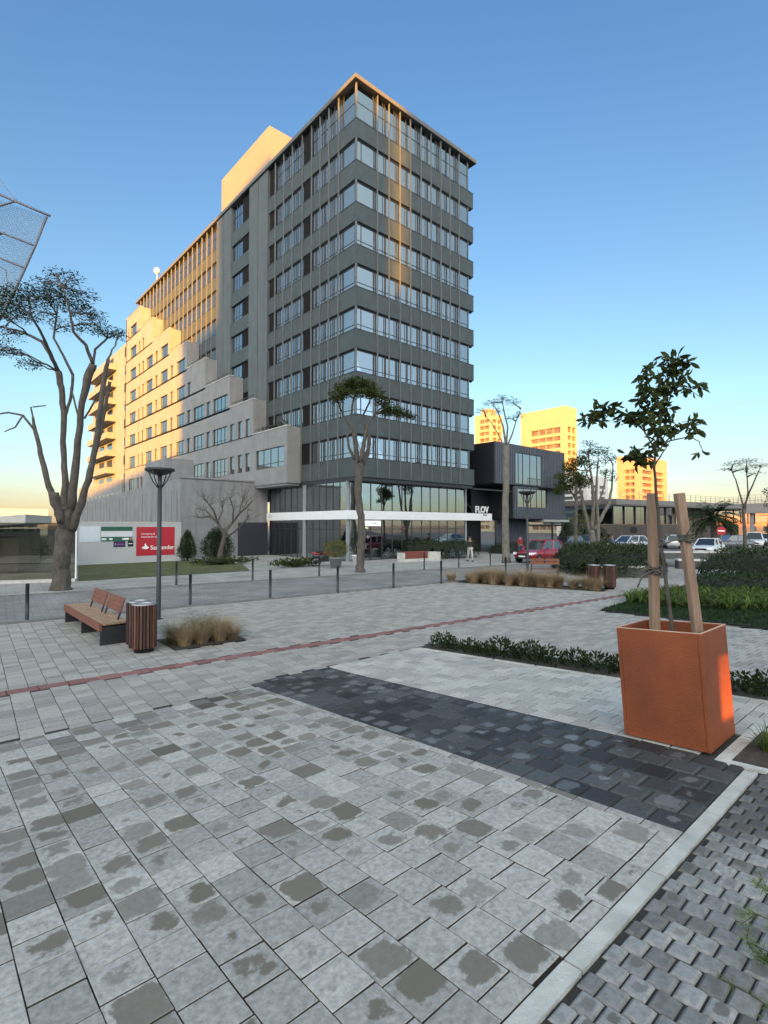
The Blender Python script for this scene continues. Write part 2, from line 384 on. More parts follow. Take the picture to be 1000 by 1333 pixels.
def stones(name, m, x0, x1, y0, y1, px, py, poly=None, rot=0.0, stain=(0.0, 0.5), tone=(0.0, 1.0), h=0.0, gap=0.009, tilt=0.008,
           bev=0.004, stagger='y', dark=0.0, skip=None, patches=None):
    mb = MB(); uvs = []; cols = []
    cr, sr = math.cos(rot), math.sin(rot)
    nx = int(math.ceil((x1 - x0) / px))
    for i in range(nx):
        xa = x0 + i * px; xb = min(xa + px, x1)
        if xb - xa < 0.03: continue
        off = (random.choice((0.0, 0.5)) + random.uniform(-0.1, 0.1)) * py if stagger == 'r' else (0.5 * py * (i % 2))
        y = y0 - off
        while y < y1 - 0.02:
            ya = max(y, y0); yb = min(y + py, y1); y += py
            if yb - ya < 0.03: continue
            cx_, cy_ = (xa + xb) / 2, (ya + yb) / 2
            wx, wy = cx_ * cr - cy_ * sr, cx_ * sr + cy_ * cr
            if poly and not inpoly(wx, wy, poly): continue
            if skip and skip(wx, wy): continue
            tx, ty = random.gauss(0, tilt), random.gauss(0, tilt); dz = random.gauss(0, 0.0012)
            g = gap / 2 * random.uniform(0.7, 1.4)
            vs = []
            for (ins, zz) in ((g, -0.03), (g, -bev), (g + bev, 0.0)):
                for (sx_, sy_) in ((-1, -1), (1, -1), (1, 1), (-1, 1)):
                    lx = sx_ * ((xb - xa) / 2 - ins * .62); ly = sy_ * ((yb - ya) / 2 - ins)
                    X = cx_ + lx; Y = cy_ + ly
                    wx2, wy2 = X * cr - Y * sr, X * sr + Y * cr
                    vs.append((wx2, wy2, gz(wy2) + h + zz + dz + lx * tx + ly * ty))
            mb.add(vs, [(8, 9, 10, 11), (4, 5, 9, 8), (5, 6, 10, 9), (6, 7, 11, 10), (7, 4, 8, 11), (0, 1, 5, 4), (1, 2, 6, 5), (2, 3, 7, 6), (3, 0, 4, 7)])
            rz_ = random.random(); rt = random.uniform(*tone); rs = random.uniform(*stain)
            if random.random() < dark: rs = 1.1 + random.random() * 0.3
            if patches:
                q = patches(wx, wy)
                if q is not None: rt, rs = q
            uvc = [(0, 0), (1, 0), (1, 1), (0, 1)]
            fa = [(0, 1, 2, 3), (0, 1, 1, 0), (1, 2, 2, 1), (2, 3, 3, 2), (3, 0, 0, 3), (0, 1, 1, 0), (1, 2, 2, 1), (2, 3, 3, 2), (3, 0, 0, 3)]
            for fi_, ff in enumerate(fa):
                for k in ff:
                    if fi_ > 4: uvs += (.5, .5); cols += (0.0, 2.0, 1.0, 1.0)      # sides of the stone take the dark stain tone
                    else: uvs += uvc[k]; cols += (rt, rs, rz_, 1.0)
    mb.uv = uvs; mb.col = cols
    return mb.build(name, m, kind='structure')

PM_GREY = paver_mat('paver_grey', (0.32, 0.302, 0.284), (0.485, 0.46, 0.43), (0.158, 0.136, 0.102), grime=0.42)
PM_DARK = paver_mat('paver_charcoal', (0.022, 0.023, 0.026), (0.085, 0.087, 0.092), (0.21, 0.215, 0.225), 0.75, 0.6, grime=0.4)
PM_PALE = paver_mat('paver_pale', (0.36, 0.345, 0.325), (0.54, 0.515, 0.48), (0.25, 0.23, 0.19), 0.8)
PM_BEIGE = paver_mat('paver_beige', (0.275, 0.256, 0.238), (0.41, 0.385, 0.355), (0.20, 0.19, 0.17), 0.7)
PM_COBB = paver_mat('paver_small', (0.155, 0.15, 0.15), (0.34, 0.332, 0.33), (0.13, 0.115, 0.095), 0.9, grime=0.38)
PM_RED = paver_mat('paver_red', (0.20, 0.085, 0.08), (0.28, 0.13, 0.12), (0.2, 0.1, 0.09), 0.5)

def edge_dark(x, y):            # the row of blackened stones at the crease
    if y > 7.0 and x > 0.2 and random.random() < 0.75: return (0.0, random.choice((1.5, 0.9, 0.3)))
    if y > 6.5 and random.random() < 0.3: return (0.1, 0.9)
    return None
stones('square_paving', PM_GREY, -8.0, 3.95, 1.37, 7.44, 0.247, 0.258, stain=(-0.1, 0.84), dark=0.015, stagger='r', patches=edge_dark)
stones('charcoal_paving', PM_DARK, 3.95, 5.46, 1.37, 7.66, 0.2517, 0.262, stain=(-0.1, 0.74), bev=0.016, gap=0.014, tilt=0.014)
STRIP = [(7.69, -6), (7.69, 7.56), (8.42, 7.56), (8.42, -6)]
stones('pale_paving', PM_PALE, 5.46, 7.64, 1.75, 7.66, 0.218, 0.262, stain=(-0.4, 0.38))
stones('pale_paving', PM_PALE, 6.25, 7.64, -4.0, 1.75, 0.2317, 0.262, stain=(-0.4, 0.38))
def cob_dark(x, y):
    if x > 4.15 + random.uniform(-0.25, 0.25): return (0.0, random.choice((1.5, 1.45, 1.35, 1.4, 0.1, 1.5)))
    return None
stones('cobble_paving', PM_COBB, 0.2, 5.40, -2.6, 1.255, 0.122, 0.116, stain=(-0.3, 0.62), gap=0.009, bev=0.014, tilt=0.02, patches=cob_dark, stagger='y', dark=0.05)
# pale concrete strips
M_STRIP = mat('pale_concrete_strip', (0.50, 0.49, 0.46), 0.8, 0.2, 5, 0.3, 60)
mb = MB()
def slab(x0, x1, y0, y1, h=0.006, t=0.03, z1=None):
    p = []
    for zz in (-t, h):
        for (x, y) in ((x0, y0), (x1, y0), (x1, y1), (x0, y1)): p.append((x, y, gz(y) + zz))
    mb.add(p, [(3, 2, 1, 0), (4, 5, 6, 7), (0, 1, 5, 4), (1, 2, 6, 5), (2, 3, 7, 6), (3, 0, 4, 7)])
xx = -1.6
while xx < 5.3:
    x2 = min(xx + 0.985, 5.375); slab(xx + 0.004, x2 - 0.004, 1.265, 1.36); xx += 0.99
slab(5.40, 6.9, 1.50, 1.61); slab(5.40, 6.9, 1.10, 1.19); slab(5.395, 5.47, 1.19, 1.50); slab(6.82, 6.9, 1.19, 1.50)
slab(7.64, 7.69, -4, 7.6); slab(8.42, 8.47, -4, 7.6)
mb.build('edging_strip', M_STRIP, kind='structure')
mb = MB(); mb.add([(5.47, 1.19, gz(1.19)), (6.82, 1.19, gz(1.19)), (6.82, 1.5, gz(1.5)), (5.47, 1.5, gz(1.5))], [(0, 1, 2, 3)])
mb.add([(7.69, -4, gz(-4)), (8.42, -4, gz(-4)), (8.42, 7.56, gz(7.56) + .002), (7.69, 7.56, gz(7.56) + .002)], [(0, 1, 2, 3)])
mb.build('planting_soil', M_SOIL, kind='structure')

# beige plaza between the crease and the kerb, with the red line running through it
ROT = -0.055
def yred(x): return 9.72 - 0.068 * x
def ykerb(x): return 16.42 - 0.062 * x
def ykerb2(x): return 22.75 - 0.124 * x
TURF = [(14.9, 7.38), (13.4, 2.96), (12.2, -1.0), (34, -1.0), (34, 7.3), (26, 8.2), (19.2, 7.9)]
def plaza_skip(x, y):
    if abs(y - yred(x)) < 0.145: return True
    if 3.85 < x < 5.4 and 10.6 < y < 11.9: return True
    return inpoly(x, y, TURF)
PLZ = [(-25, 7.45), (3.9, 7.45), (3.9, 7.68), (8.47, 7.68), (8.47, -6), (30, -6), (34, 8), (34, ykerb(34)), (-25, ykerb(-25))]
stones('plaza_paving', PM_BEIGE, -12, 34, -6, 19.2, 0.25, 0.125 * 1.4, poly=PLZ, rot=ROT, stain=(-0.5, 0.45), skip=plaza_skip, tilt=0.006, gap=0.012, stagger='y')
mb = MB()
xr = -9.0
tr_ = []
while xr < 26:
    pts = [(xr + .004, yred(xr) - 0.115), (xr + 0.39, yred(xr + 0.39) - 0.115), (xr + 0.39, yred(xr + .39) + 0.115), (xr + .004, yred(xr) + 0.115)]
    mb.add([(x, y, -0.03) for x, y in pts] + [(x, y, 0.003) for x, y in pts], [(4, 5, 6, 7), (0, 1, 5, 4), (1, 2, 6, 5), (2, 3, 7, 6), (3, 0, 4, 7)])
    t = (random.random(), random.uniform(-.5, .4), 0, 1)
    tr_ += list(t) * 20
    xr += 0.4
mb.col = tr_; mb.uv = [0.5] * (2 * 20 * (len(mb.f) // 5))
mb.build('red_paving_line', PM_RED, kind='structure')

def brick_mat(name, c1, c2, mortar, sx, sy, rot=0.0):
    m = bpy.data.materials.new(name); m.use_nodes = True; nt = m.node_tree; L = nt.links; b = nt.nodes['Principled BSDF']
    tc = nd(nt, 'ShaderNodeTexCoord'); mp = nd(nt, 'ShaderNodeMapping'); mp.inputs['Rotation'].default_value = (0, 0, rot)
    L.new(tc.outputs['Object'], mp.inputs[0])
    br = nd(nt, 'ShaderNodeTexBrick'); br.inputs['Scale'].default_value = 1; br.inputs['Brick Width'].default_value = sx; br.inputs['Row Height'].default_value = sy
    br.inputs['Mortar Size'].default_value = 0.008; br.inputs['Color1'].default_value = (*c1, 1); br.inputs['Color2'].default_value = (*c2, 1); br.inputs['Mortar'].default_value = (*mortar, 1)
    L.new(mp.outputs[0], br.inputs['Vector'])
    nz = nd(nt, 'ShaderNodeTexNoise'); nz.inputs['Scale'].default_value = 0.7; nz.inputs['Detail'].default_value = 6; L.new(tc.outputs['Object'], nz.inputs['Vector'])
    mr = nd(nt, 'ShaderNodeMapRange'); mr.inputs[1].default_value = .3; mr.inputs[2].default_value = .7; mr.inputs[3].default_value = 0.75; mr.inputs[4].default_value = 1.2
    L.new(nz.outputs['Fac'], mr.inputs[0])
    mx = nd(nt, 'ShaderNodeVectorMath', operation='SCALE'); L.new(br.outputs['Color'], mx.inputs[0]); L.new(mr.outputs[0], mx.inputs['Scale'])
    L.new(mx.outputs[0], b.inputs['Base Color']); b.inputs['Roughness'].default_value = 0.8
    bp = nd(nt, 'ShaderNodeBump'); bp.inputs['Strength'].default_value = 0.5; bp.inputs['Distance'].default_value = 0.01; bp.invert = True
    L.new(br.outputs['Fac'], bp.inputs['Height']); L.new(bp.outputs[0], b.inputs['Normal'])
    MATS[name] = m; return m
M_ROAD = brick_mat('road_pavers', (0.20, 0.195, 0.19), (0.27, 0.262, 0.255), (0.10, 0.095, 0.09), 0.4, 0.2, 0.09)
M_FPAVE = brick_mat('pavement_slabs', (0.30, 0.29, 0.275), (0.36, 0.35, 0.335), (0.17, 0.16, 0.15), 0.6, 0.4, 0.1)
M_KERB = mat('kerb_stone', (0.17, 0.17, 0.17), 0.8, 0.25, 3, 0.3, 40)
sheet('road', [(-60, ykerb(-60) - .05), (64, ykerb(64) - .05), (64, ykerb2(64)), (-60, ykerb2(-60))], 0.0, M_ROAD)
sheet('pavement', [(-60, ykerb2(-60) + .14), (40, ykerb2(40) + .14), (40, 46), (-60, 46)], 0.0, M_FPAVE)
for fk, zz in ((ykerb, 0.045), (ykerb2, 0.05)):
    mb = MB(); x = -40.0
    while x < 33:
        p = [(x + .01, fk(x)), (x + .99, fk(x + .99)), (x + .99, fk(x + .99) + 0.15), (x + .01, fk(x) + 0.15)]
        mb.prism(p, -0.03, zz); x += 1.0
    mb.build('kerb', M_KERB, kind='structure')
M_LAWN = mat('lawn_grass', (0.06, 0.075, 0.026), 0.95, 0.3, 1.3, 0.9, 70, c2=(0.10, 0.105, 0.04))
LAWNP = [(5.33, 26.75), (13.6, 26.5), (15.6, 31.5), (14.2, 37.2), (7.35, 37.2)]
sheet('lawn', LAWNP, 0.02, M_LAWN)
sheet('car_park', [(36, 8), (200, 8), (200, 60), (53, 60), (53, 26.5), (36, 24)], -0.004, mat('car_park_asphalt', (0.13, 0.127, 0.122), 0.9, 0.2, 0.5, 0.3, 40))

# ---------------------------------------------------------------- main office tower
XB, YB = 22.15, 28.0
ROOFZ = 33.42
SPT = [7.17 + 2.955 * k for k in range(9)]           # top of each spandrel band
SPH = 1.30
tower = thing('office_tower', 'tall grey office tower with ribbon windows and a sunlit rooftop box', 'office building', (XB, YB, 0))
TO = (XB, YB, 0)
LSEG_WIN = [(28.0, 33.43), (34.80, 38.90), (45.3, 47.3)]
LFINS = [29.95, 31.15, 32.27, 33.43, 34.75, 36.22, 37.58, 38.95]
FARF = [50.6 + 1.308 * i for i in range(21)]
RFINS = [24.07, 25.18, 26.29, 27.37, 28.52, 29.63, 30.76, 31.85, 32.99]
XE = 34.89
mb = MB(); mb.box(XB + 1.3, XE - 1.2, YB + 1.3, 76.5, 5.95, ROOFZ - 0.1); mb.build('core', M_INT, tower, TO)
mb = MB()                                        # floor slabs behind the spandrels
for z in SPT: mb.box(XB + 0.12, XE - 0.6, YB + 0.12, 76.6, z - 0.9, z - 0.35)
mb.build('floor_slab', mat('slab_pale', (0.35, 0.35, 0.34), 0.9), tower, TO)
for k, z in enumerate(SPT):                      # spandrel bands wrap the corner
    mb = MB()
    mb.box(XB, XE, YB, YB + 0.1, z - SPH, z)
    mb.box(XB, XB + 0.1, YB + 0.1, 40.2, z - SPH, z)
    mb.box(XB, XB + 0.1, 43.6, 47.4, z - SPH, z)
    mb.box(XB, XB + 0.1, 50.6, 76.77, z - SPH, z)
    mb.box(XE - 0.1, XE, YB + 0.1, 40, z - SPH, z)
    mb.build('spandrel', M_SPAN, tower, TO)
    mb = MB()                                    # dark sill flashing
    mb.box(XB - 0.02, XE + 0.02, YB - 0.02, YB + 0.25, z + 0.002, z + 0.05); mb.box(XB - 0.02, XB + 0.25, YB + 0.252, 40.2, z + 0.002, z + 0.05)
    mb.box(XB - 0.02, XB + 0.25, 50.6, 76.7, z + 0.002, z + 0.05)
    mb.build('sill', M_DARKSTEEL, tower, TO)
for y0, y1 in ((40.2, 43.6), (47.4, 50.6)):
    mb = MB()
    ym = (y0 + y1) / 2
    mb.box(XB - 0.1, XB + 0.4, y0, ym - 0.04, 5.88, ROOFZ); mb.box(XB - 0.1, XB + 0.4, ym + 0.04, y1, 5.88, ROOFZ)
    mb.box(XB - 0.02, XB + 0.4, ym - 0.04, ym + 0.04, 5.88, ROOFZ)
    mb.build('wall_pier', M_WALLG, tower, TO)
for y in LFINS + FARF:
    mb = MB(); mb.box(XB - 0.11, XB - 0.001, y - 0.026, y + 0.026, 5.9, ROOFZ); mb.build('fin', M_FIN, tower, TO)
for x in RFINS:
    mb = MB(); mb.box(x - 0.026, x + 0.026, YB - 0.11, YB - 0.001, 5.9, ROOFZ); mb.build('fin', M_FIN, tower, TO)
mb = MB(); mb.box(XB + .02, XB + .13, YB + .02, YB + .13, 5.9, ROOFZ); mb.box(XE - .62, XE - .5, YB + .1, YB + .22, 5.9, ROOFZ); mb.build('corner_post', M_FIN, tower, TO)
mb = MB(); mb.box(XB - 0.24, XE + 0.2, YB - 0.24, 77.2, ROOFZ, ROOFZ + 0.30); mb.build('roof_slab', mat('roof_edge', (0.12, 0.122, 0.115), 0.7, 0.1, 2), tower, TO)
mb = MB(); mb.box(XB - .20, XE + .16, YB - .20, 77.1, ROOFZ - .03, ROOFZ - .002); mb.build('roof_soffit', M_FRAME, tower, TO)
mb = MB(); mb.box(25.0, 33, 45.3, 56.2, ROOFZ + .3, 41.8); mb.build('rooftop_box', mat('rooftop_render', (0.21, 0.20, 0.18), 0.85, 0.06, 0.5, 0.1, 20), tower, TO)
mb = MB(); mb.lathe([(0.05, 0), (0.05, 1.6), (0.3, 1.7), (0.42, 2.0), (0.3, 2.3), (0.1, 2.42)], 12, (22.6, 70.5, ROOFZ + .4)); mb.build('antenna_dome', M_WHITE, tower, TO)
mb = MB()
for y0, y1 in ((33.47, 34.72), (38.98, 40.19), (43.61, 45.2)):
    pass
def louvre(y0, y1, z0, z1):
    mb = MB(); mb.box(XB + 0.30, XB + 0.36, y0, y1, z0, z1)
    n = max(3, int((y1 - y0) / 0.1))
    for i in range(n): yy = y0 + (i + .5) * (y1 - y0) / n; mb.box(XB + 0.12, XB + 0.3, yy - .012, yy + .012, z0, z1)
    return mb.build('louvre', M_BLACK, tower, TO)

def window(parent, org, axis, plane, a0, a1, z0, z1, mull, transom, blinds, depth=0.16, pane_m=None, extra=None, name='window'):
    """axis 'x' -> glass lies in the plane x=plane, spans y; axis 'y' -> lies in y=plane, spans x. mull: list of mullion positions"""
    f = MB(); p = MB(); b = MB()
    def bx(m_, s0, s1, d0, d1, za, zb):
        if axis == 'x': m_.box(plane + d0, plane + d1, s0, s1, za, zb)
        else: m_.box(s0, s1, plane + d0, plane + d1, za, zb)
    w = 0.05
    w = 0.028; bx(f, a0, a1, -0.03, 0.05, z0, z0 + w); bx(f, a0, a1, -0.03, 0.05, z1 - w, z1)
    bx(f, a0, a0 + w, -0.028, 0.048, z0 + w, z1 - w); bx(f, a1 - w, a1, -0.028, 0.048, z0 + w, z1 - w)
    for q, wd in mull:
        bx(f, q - wd / 2, q + wd / 2, -0.026, 0.046, z0 + w, z1 - w)
    if transom is not None: bx(f, a0 + w, a1 - w, -0.02, 0.04, transom - 0.022, transom + 0.022)
    fr = f.build(name, M_FRAME, parent, org)
    bx(p, a0 + w, a1 - w, 0.0, 0.012, z0 + w, z1 - w)
    pn = p.build('pane', pane_m or M_GLASS, fr, org); pn.location = (0, 0, 0)
    if blinds:
        for s0, s1, za in blinds: bx(b, s0 + .006, s1 - .006, 0.05, 0.06, za, z1 - w)
        b.build('blind', M_BLIND, fr, org)
    return fr

def bay_mull(a0, a1, n=None):
    """office bay: wide light, narrow dark casement, light"""
    w = a1 - a0
    return [(a0 + w * 0.60, 0.035), (a0 + w * 0.78, 0.04)] if random.random() < .55 else [(a0 + w * 0.72, 0.04)]
# right face: corner light, four double bays, end light, per floor
REDGE = [(22.27, 24.055)] + [(24.085, 26.275), (26.305, 28.505), (28.535, 30.745), (30.775, 32.975)] + [(33.005, 34.28)]
rb = [22.15] + RFINS + [34.4]
# which floors have white blinds drawn (k = 1 is the lowest)
for k in range(10):
    if k == 0: continue
    z0 = SPT[k - 1] + 0.055
    z1 = (SPT[k] - SPH - 0.115) if k < 9 else ROOFZ - 0.02
    top = k == 9
    low = k <= 5
    tr = z0 + 0.34 if (low or k in (6,)) else None
    if top: tr = z0 + (z1 - z0) * 0.5
    bright = {1: 1, 2: .97, 3: .6, 4: .98, 5: .95, 6: .82, 7: .45, 8: .6, 9: .5}[k]
    for j, (a0, a1) in enumerate(REDGE):
        ml = []; bl = []
        if j == 0: ml = [(a1 - 0.22, 0.05)] if k % 2 else [(a0 + 0.45, 0.05)]; cells = [(a0, a1 - .22)]
        elif j == 5: ml = []; cells = [(a0, a1)]
        else:
            mid = (a0 + a1) / 2
            for q0, q1 in ((a0, mid - .05), (mid + .05, a1)): ml += bay_mull(q0, q1)
            wb = mid - a0; cells = [(a0, a0 + .6 * wb), (a0 + .6 * wb, a0 + .78 * wb), (a0 + .78 * wb, mid), (mid, mid + .6 * wb), (mid + .6 * wb, mid + .78 * wb), (mid + .78 * wb, a1)]
        for c0, c1 in cells:
            if random.random() < bright * (1.0 if j else 0.8): bl.append((c0, c1, z0 + 0.05 + (random.choice((0, 0, 0.25, .6)) if not top else 0)))
        if top and j in (3, 4): bl = [(c0, c1, z0 + 0.05) for c0, c1 in cells]
        window(tower, TO, 'y', YB + 0.15, a0, a1, z0, z1, ml, tr, bl)
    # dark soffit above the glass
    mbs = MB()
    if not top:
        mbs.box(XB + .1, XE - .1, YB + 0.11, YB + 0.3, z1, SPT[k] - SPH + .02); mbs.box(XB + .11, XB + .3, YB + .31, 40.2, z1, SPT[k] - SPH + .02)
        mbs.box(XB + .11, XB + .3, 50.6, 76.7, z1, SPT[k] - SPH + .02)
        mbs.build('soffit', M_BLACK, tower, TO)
    # left face near the corner
    for si, (y0, y1) in enumerate(LSEG_WIN):
        if si == 0: y0 = 28.28
        fins = [f_ for f_ in LFINS if y0 + .3 < f_ < y1 - .3]
        cuts = [y0] + fins + [y1]; ml = []; bl = []
        for q0, q1 in zip(cuts[:-1], cuts[1:]):
            if si == 0 and q0 == y0: ml += [(q1 - .35, .05), (q1, .06)]
            else: ml += [(q0 + (q1 - q0) * .33, .045), (q0 + (q1 - q0) * .6, .06)] + ([(q1, .06)] if q1 != y1 else [])
            for c0, c1 in ((q0, q0 + (q1 - q0) * .33), (q0 + (q1 - q0) * .33, q0 + (q1 - q0) * .6), (q0 + (q1 - q0) * .6, q1)):
                if random.random() < bright * .9: bl.append((c0, c1, z0 + .05 + random.choice((0, 0, .3))))
        window(tower, TO, 'x', XB + 0.15, y0, y1, z0, z1, ml, tr, bl)
    for y0, y1 in ((33.47, 34.72), (38.98, 40.19), (43.61, 45.2)): louvre(y0, y1, z0 - .05, z1 + .1)
    # far left run: windows between the fins in threes
    for i in range(0, 20, 5):
        y0 = FARF[i] + .05; y1 = FARF[min(i + 5, 20)] - .05; ml = []; bl = []
        for q in FARF[i:i + 5]:
            ml += [(q, .08), (q + .45, .05), (q + .85, .05)]
            if random.random() < .45: bl.append((q + .45, q + 1.25, z0 + .05))
        if top or z0 > SPT[1]:
            window(tower, TO, 'x', XB + 0.15, y0, y1, z0, z1, ml[1:], tr if top else None, bl)
# ceiling light strip on one floor
mb = MB(); mb.box(30.2, 33.9, YB + .75, YB + .82, SPT[5] - SPH - .22, SPT[5] - SPH - .17)
mb.build('ceiling_light', mat('tube_light', (0.9, 0.85, 0.6), emit=(1.0, 0.85, 0.5), estr=4.0), tower, TO)

# ground floor: set back glass, white canopy band
YG = 28.98
mb = MB(); mb.box(XB + 4.5, XE - .4, YG + 5, 44, 0, 5.7); mb.build('lobby_core', mat('lobby_wall', (0.09, 0.085, 0.08), 0.8, 0.4, 0.6), tower, TO)
mb = MB(); mb.box(XB + .3, XE - .1, YG + .05, 44, 0.005, 0.03); mb.build('lobby_floor', mat('lobby_tiles', (0.2, 0.19, 0.18), 0.4), tower, TO)
mb = MB(); mb.box(XB + .05, XE - .1, YB + .12, 76, 5.6, 5.86); mb.build('underside', M_FRAME, tower, TO)
mb = MB()
mb.box(XB - 0.12, 38.2, YG - 0.30, YG - .05, 2.93, 3.55); mb.box(XB - 0.12, XB + .08, YG - .049, 40.0, 2.93, 3.55)
mb.box(XE - .1, 38.2, YG - .049, YG + 1.6, 3.35, 3.55)
canopy = mb.build('canopy', M_WHITE, tower, TO)
GX = [23.3, 24.32, 25.38, 26.42, 27.43, 28.48, 29.56, 30.54, 31.58, 32.57, 33.65]
for z0, z1 in ((0.03, 2.92), (3.56, 5.6)):
    for i, (a, b_) in enumerate(((22.35, 25.38), (25.38, 28.48), (28.48, 31.58), (31.58, 34.8))):
        mu = [(x, 0.07) for x in GX if a + .1 < x < b_ - .1]
        window(tower, TO, 'y', YG, a, b_, z0, z1, mu, z0 + 2.2 if z0 < 1 else None, None, pane_m=M_GLASSG, name='shop_window')
    for i, (a, b_) in enumerate(((29.1, 31.6), (31.6, 34.2), (34.6, 37.4), (37.4, 39.9))):
        mu = [(a + (b_ - a) * q, 0.06) for q in (.33, .66)]
        window(tower, TO, 'x', XB + .12, a, b_, z0, z1, mu, z0 + 2.2 if z0 < 1 else None, None, pane_m=M_GLASSG, name='shop_window')
for bx_ in ((XB + .0, XB + .3, 34.22, 34.58, 0, 5.6), (XB + .0, XB + .3, YG - .02, YG + .1, 0, 5.6), (34.8, 35.05, YG - .02, YG + .25, 0, 5.6)):
    mb = MB(); mb.box(*bx_); mb.build('column', mat('column_grey', (0.25, 0.27, 0.28), 0.5), tower, TO)
mb = MB()                                       # truss brace to the canopy end
mb.bar((35.0, YB + 2.3, 5.7), (37.9, YB + 2.3, 3.6), 0.09); mb.bar((35.0, YB + .3, 5.62), (40.6, YB + .3, 5.62), 0.12)
mb.build('brace', M_DARKSTEEL, tower, TO)
M_INK = mat('sign_ink', (0.10, 0.13, 0.22), 0.6)
def letter_on(body, size, m, loc, face, parent=None, org=(0, 0, 0), bold=0.0, depth=0.004, align='CENTER', name='lettering'):
    """face '-y' reads along +x, face '-x' reads along -y"""
    o = text_mesh(body, size, m, depth, name, bold, align)
    rot = (R(90), 0, 0) if face == '-y' else (R(90), 0, R(-90))
    o.rotation_euler = rot
    o.location = (loc[0] - org[0], loc[1] - org[1], loc[2] - org[2])
    if parent is not None: o.parent = parent
    return o
M_NUM = mat('number_grey', (0.45, 0.47, 0.5), 0.6)
letter_on('835', .34, M_NUM, (23.15, YG - .306, 3.24), '-y', canopy, TO, .004, name='house_number')
letter_on('875', .34, M_NUM, (XB - .126, 39.4, 3.24), '-x', canopy, TO, .004, name='house_number')
M_LETW = mat('letter_white', (0.85, 0.85, 0.83), 0.5)
letter_on('FLOV', .78, M_LETW, (36.9, YG - .2, 3.87), '-y', canopy, TO, .012, .03, name='sign_letters')
letter_on('Break', .22, mat('letter_black', (0.02, 0.02, 0.02)), (37.2, YG - .306, 3.42), '-y', canopy, TO, .006, name='sign_letters')
mb = MB(); mb.box(23.78, 25.2, YG - .1, YG - .05, 2.47, 2.83); sg = mb.build('hanging_sign', mat('lit_sign_white', (0.85, 0.86, 0.9), emit=(0.8, 0.85, 1.0), estr=0.35), tower, TO)
letter_on('Videli', .30, mat('sign_blue', (0.05, 0.06, 0.3)), (24.49, YG - .106, 2.65), '-y', sg, TO, .006, name='sign_letters')
for (x, y, z) in ((24.3, 31.5, 2.2), (26.6, 32.2, 2.3), (33.0, 31.6, 2.4), (23.4, 35.6, 1.7)):
    mb = MB(); mb.lathe([(.03, -.12), (.11, -.06), (.13, 0), (.11, .07), (.03, .12)], 12, (x, y, z)); pl_ = mb.build('pendant_light', mat('lamp_glow', (.9, .8, .6), emit=(1.0, .78, .45), estr=3.0), tower, TO)
    mb = MB(); mb.tube([(x, y, z + .12), (x, y, 5.5)], .012, 5); mb.build('cable', M_BLACK, pl_, TO)
ct = MB(); ct.box(29.2, 31.6, YG + 1.6, YG + 2.4, 1.02, 1.12); ct.box(29.2, 31.6, YG + 1.7, YG + 2.3, .03, 1.02); ct.box(29.2, 31.6, YG + 2.6, YG + 2.75, 1.3, 1.9)
tag(ct.build('reflection_box', mat('orange_glow', (0.55, 0.13, 0.03), 0.4, emit=(0.8, .22, .05), estr=.10), None, (29.2, YG + 1.6, 0.03)), 'orange glowing box added behind the ground floor shop glass as a reflection', 'reflection_box')  # added glowing box, stands in for an orange reflection in the glass

# ---------------------------------------------------------------- terraced concrete wing
XW = 20.85
wing = thing('terraced_building', 'stepped concrete building with terraces beside the grey tower, far part in sunlight', 'building', (XW, 34.84, 0))
WO = (XW, 34.84, 0)
STEP_Y = [34.84, 40.26, 44.76, 50.33, 55.21, 60.57, 66.39, 71.29]
STEP_Z = [10.14, 13.2, 16.15, 19.1, 22.05, 25.0, 27.95, 30.9]
YWE = 77.55
UW = [(333, 370, 1), (318.8, 325, 0), (309, 315, 0), (298.6, 305, 0), (276.6, 295.6, 1), (268, 273.5, 0), (251, 265.4, 1), (243, 247.4, 0), (228.5, 239.7, 1),
      (220.4, 224, 0), (207.7, 217.2, 1), (200.6, 203.7, 0), (189, 197.4, 1), (183.4, 185.9, 0), (178.5, 180.8, 0), (167.7, 175.8, 1)]
WY = [(onx(b_, 600, XW).y, onx(a, 600, XW).y, w) for a, b_, w in UW]
zb = 5.78
M_PANEW = glass('wing_glass', (0.4, 0.46, 0.5), 0.45, wave=0.15)
wcount = 0
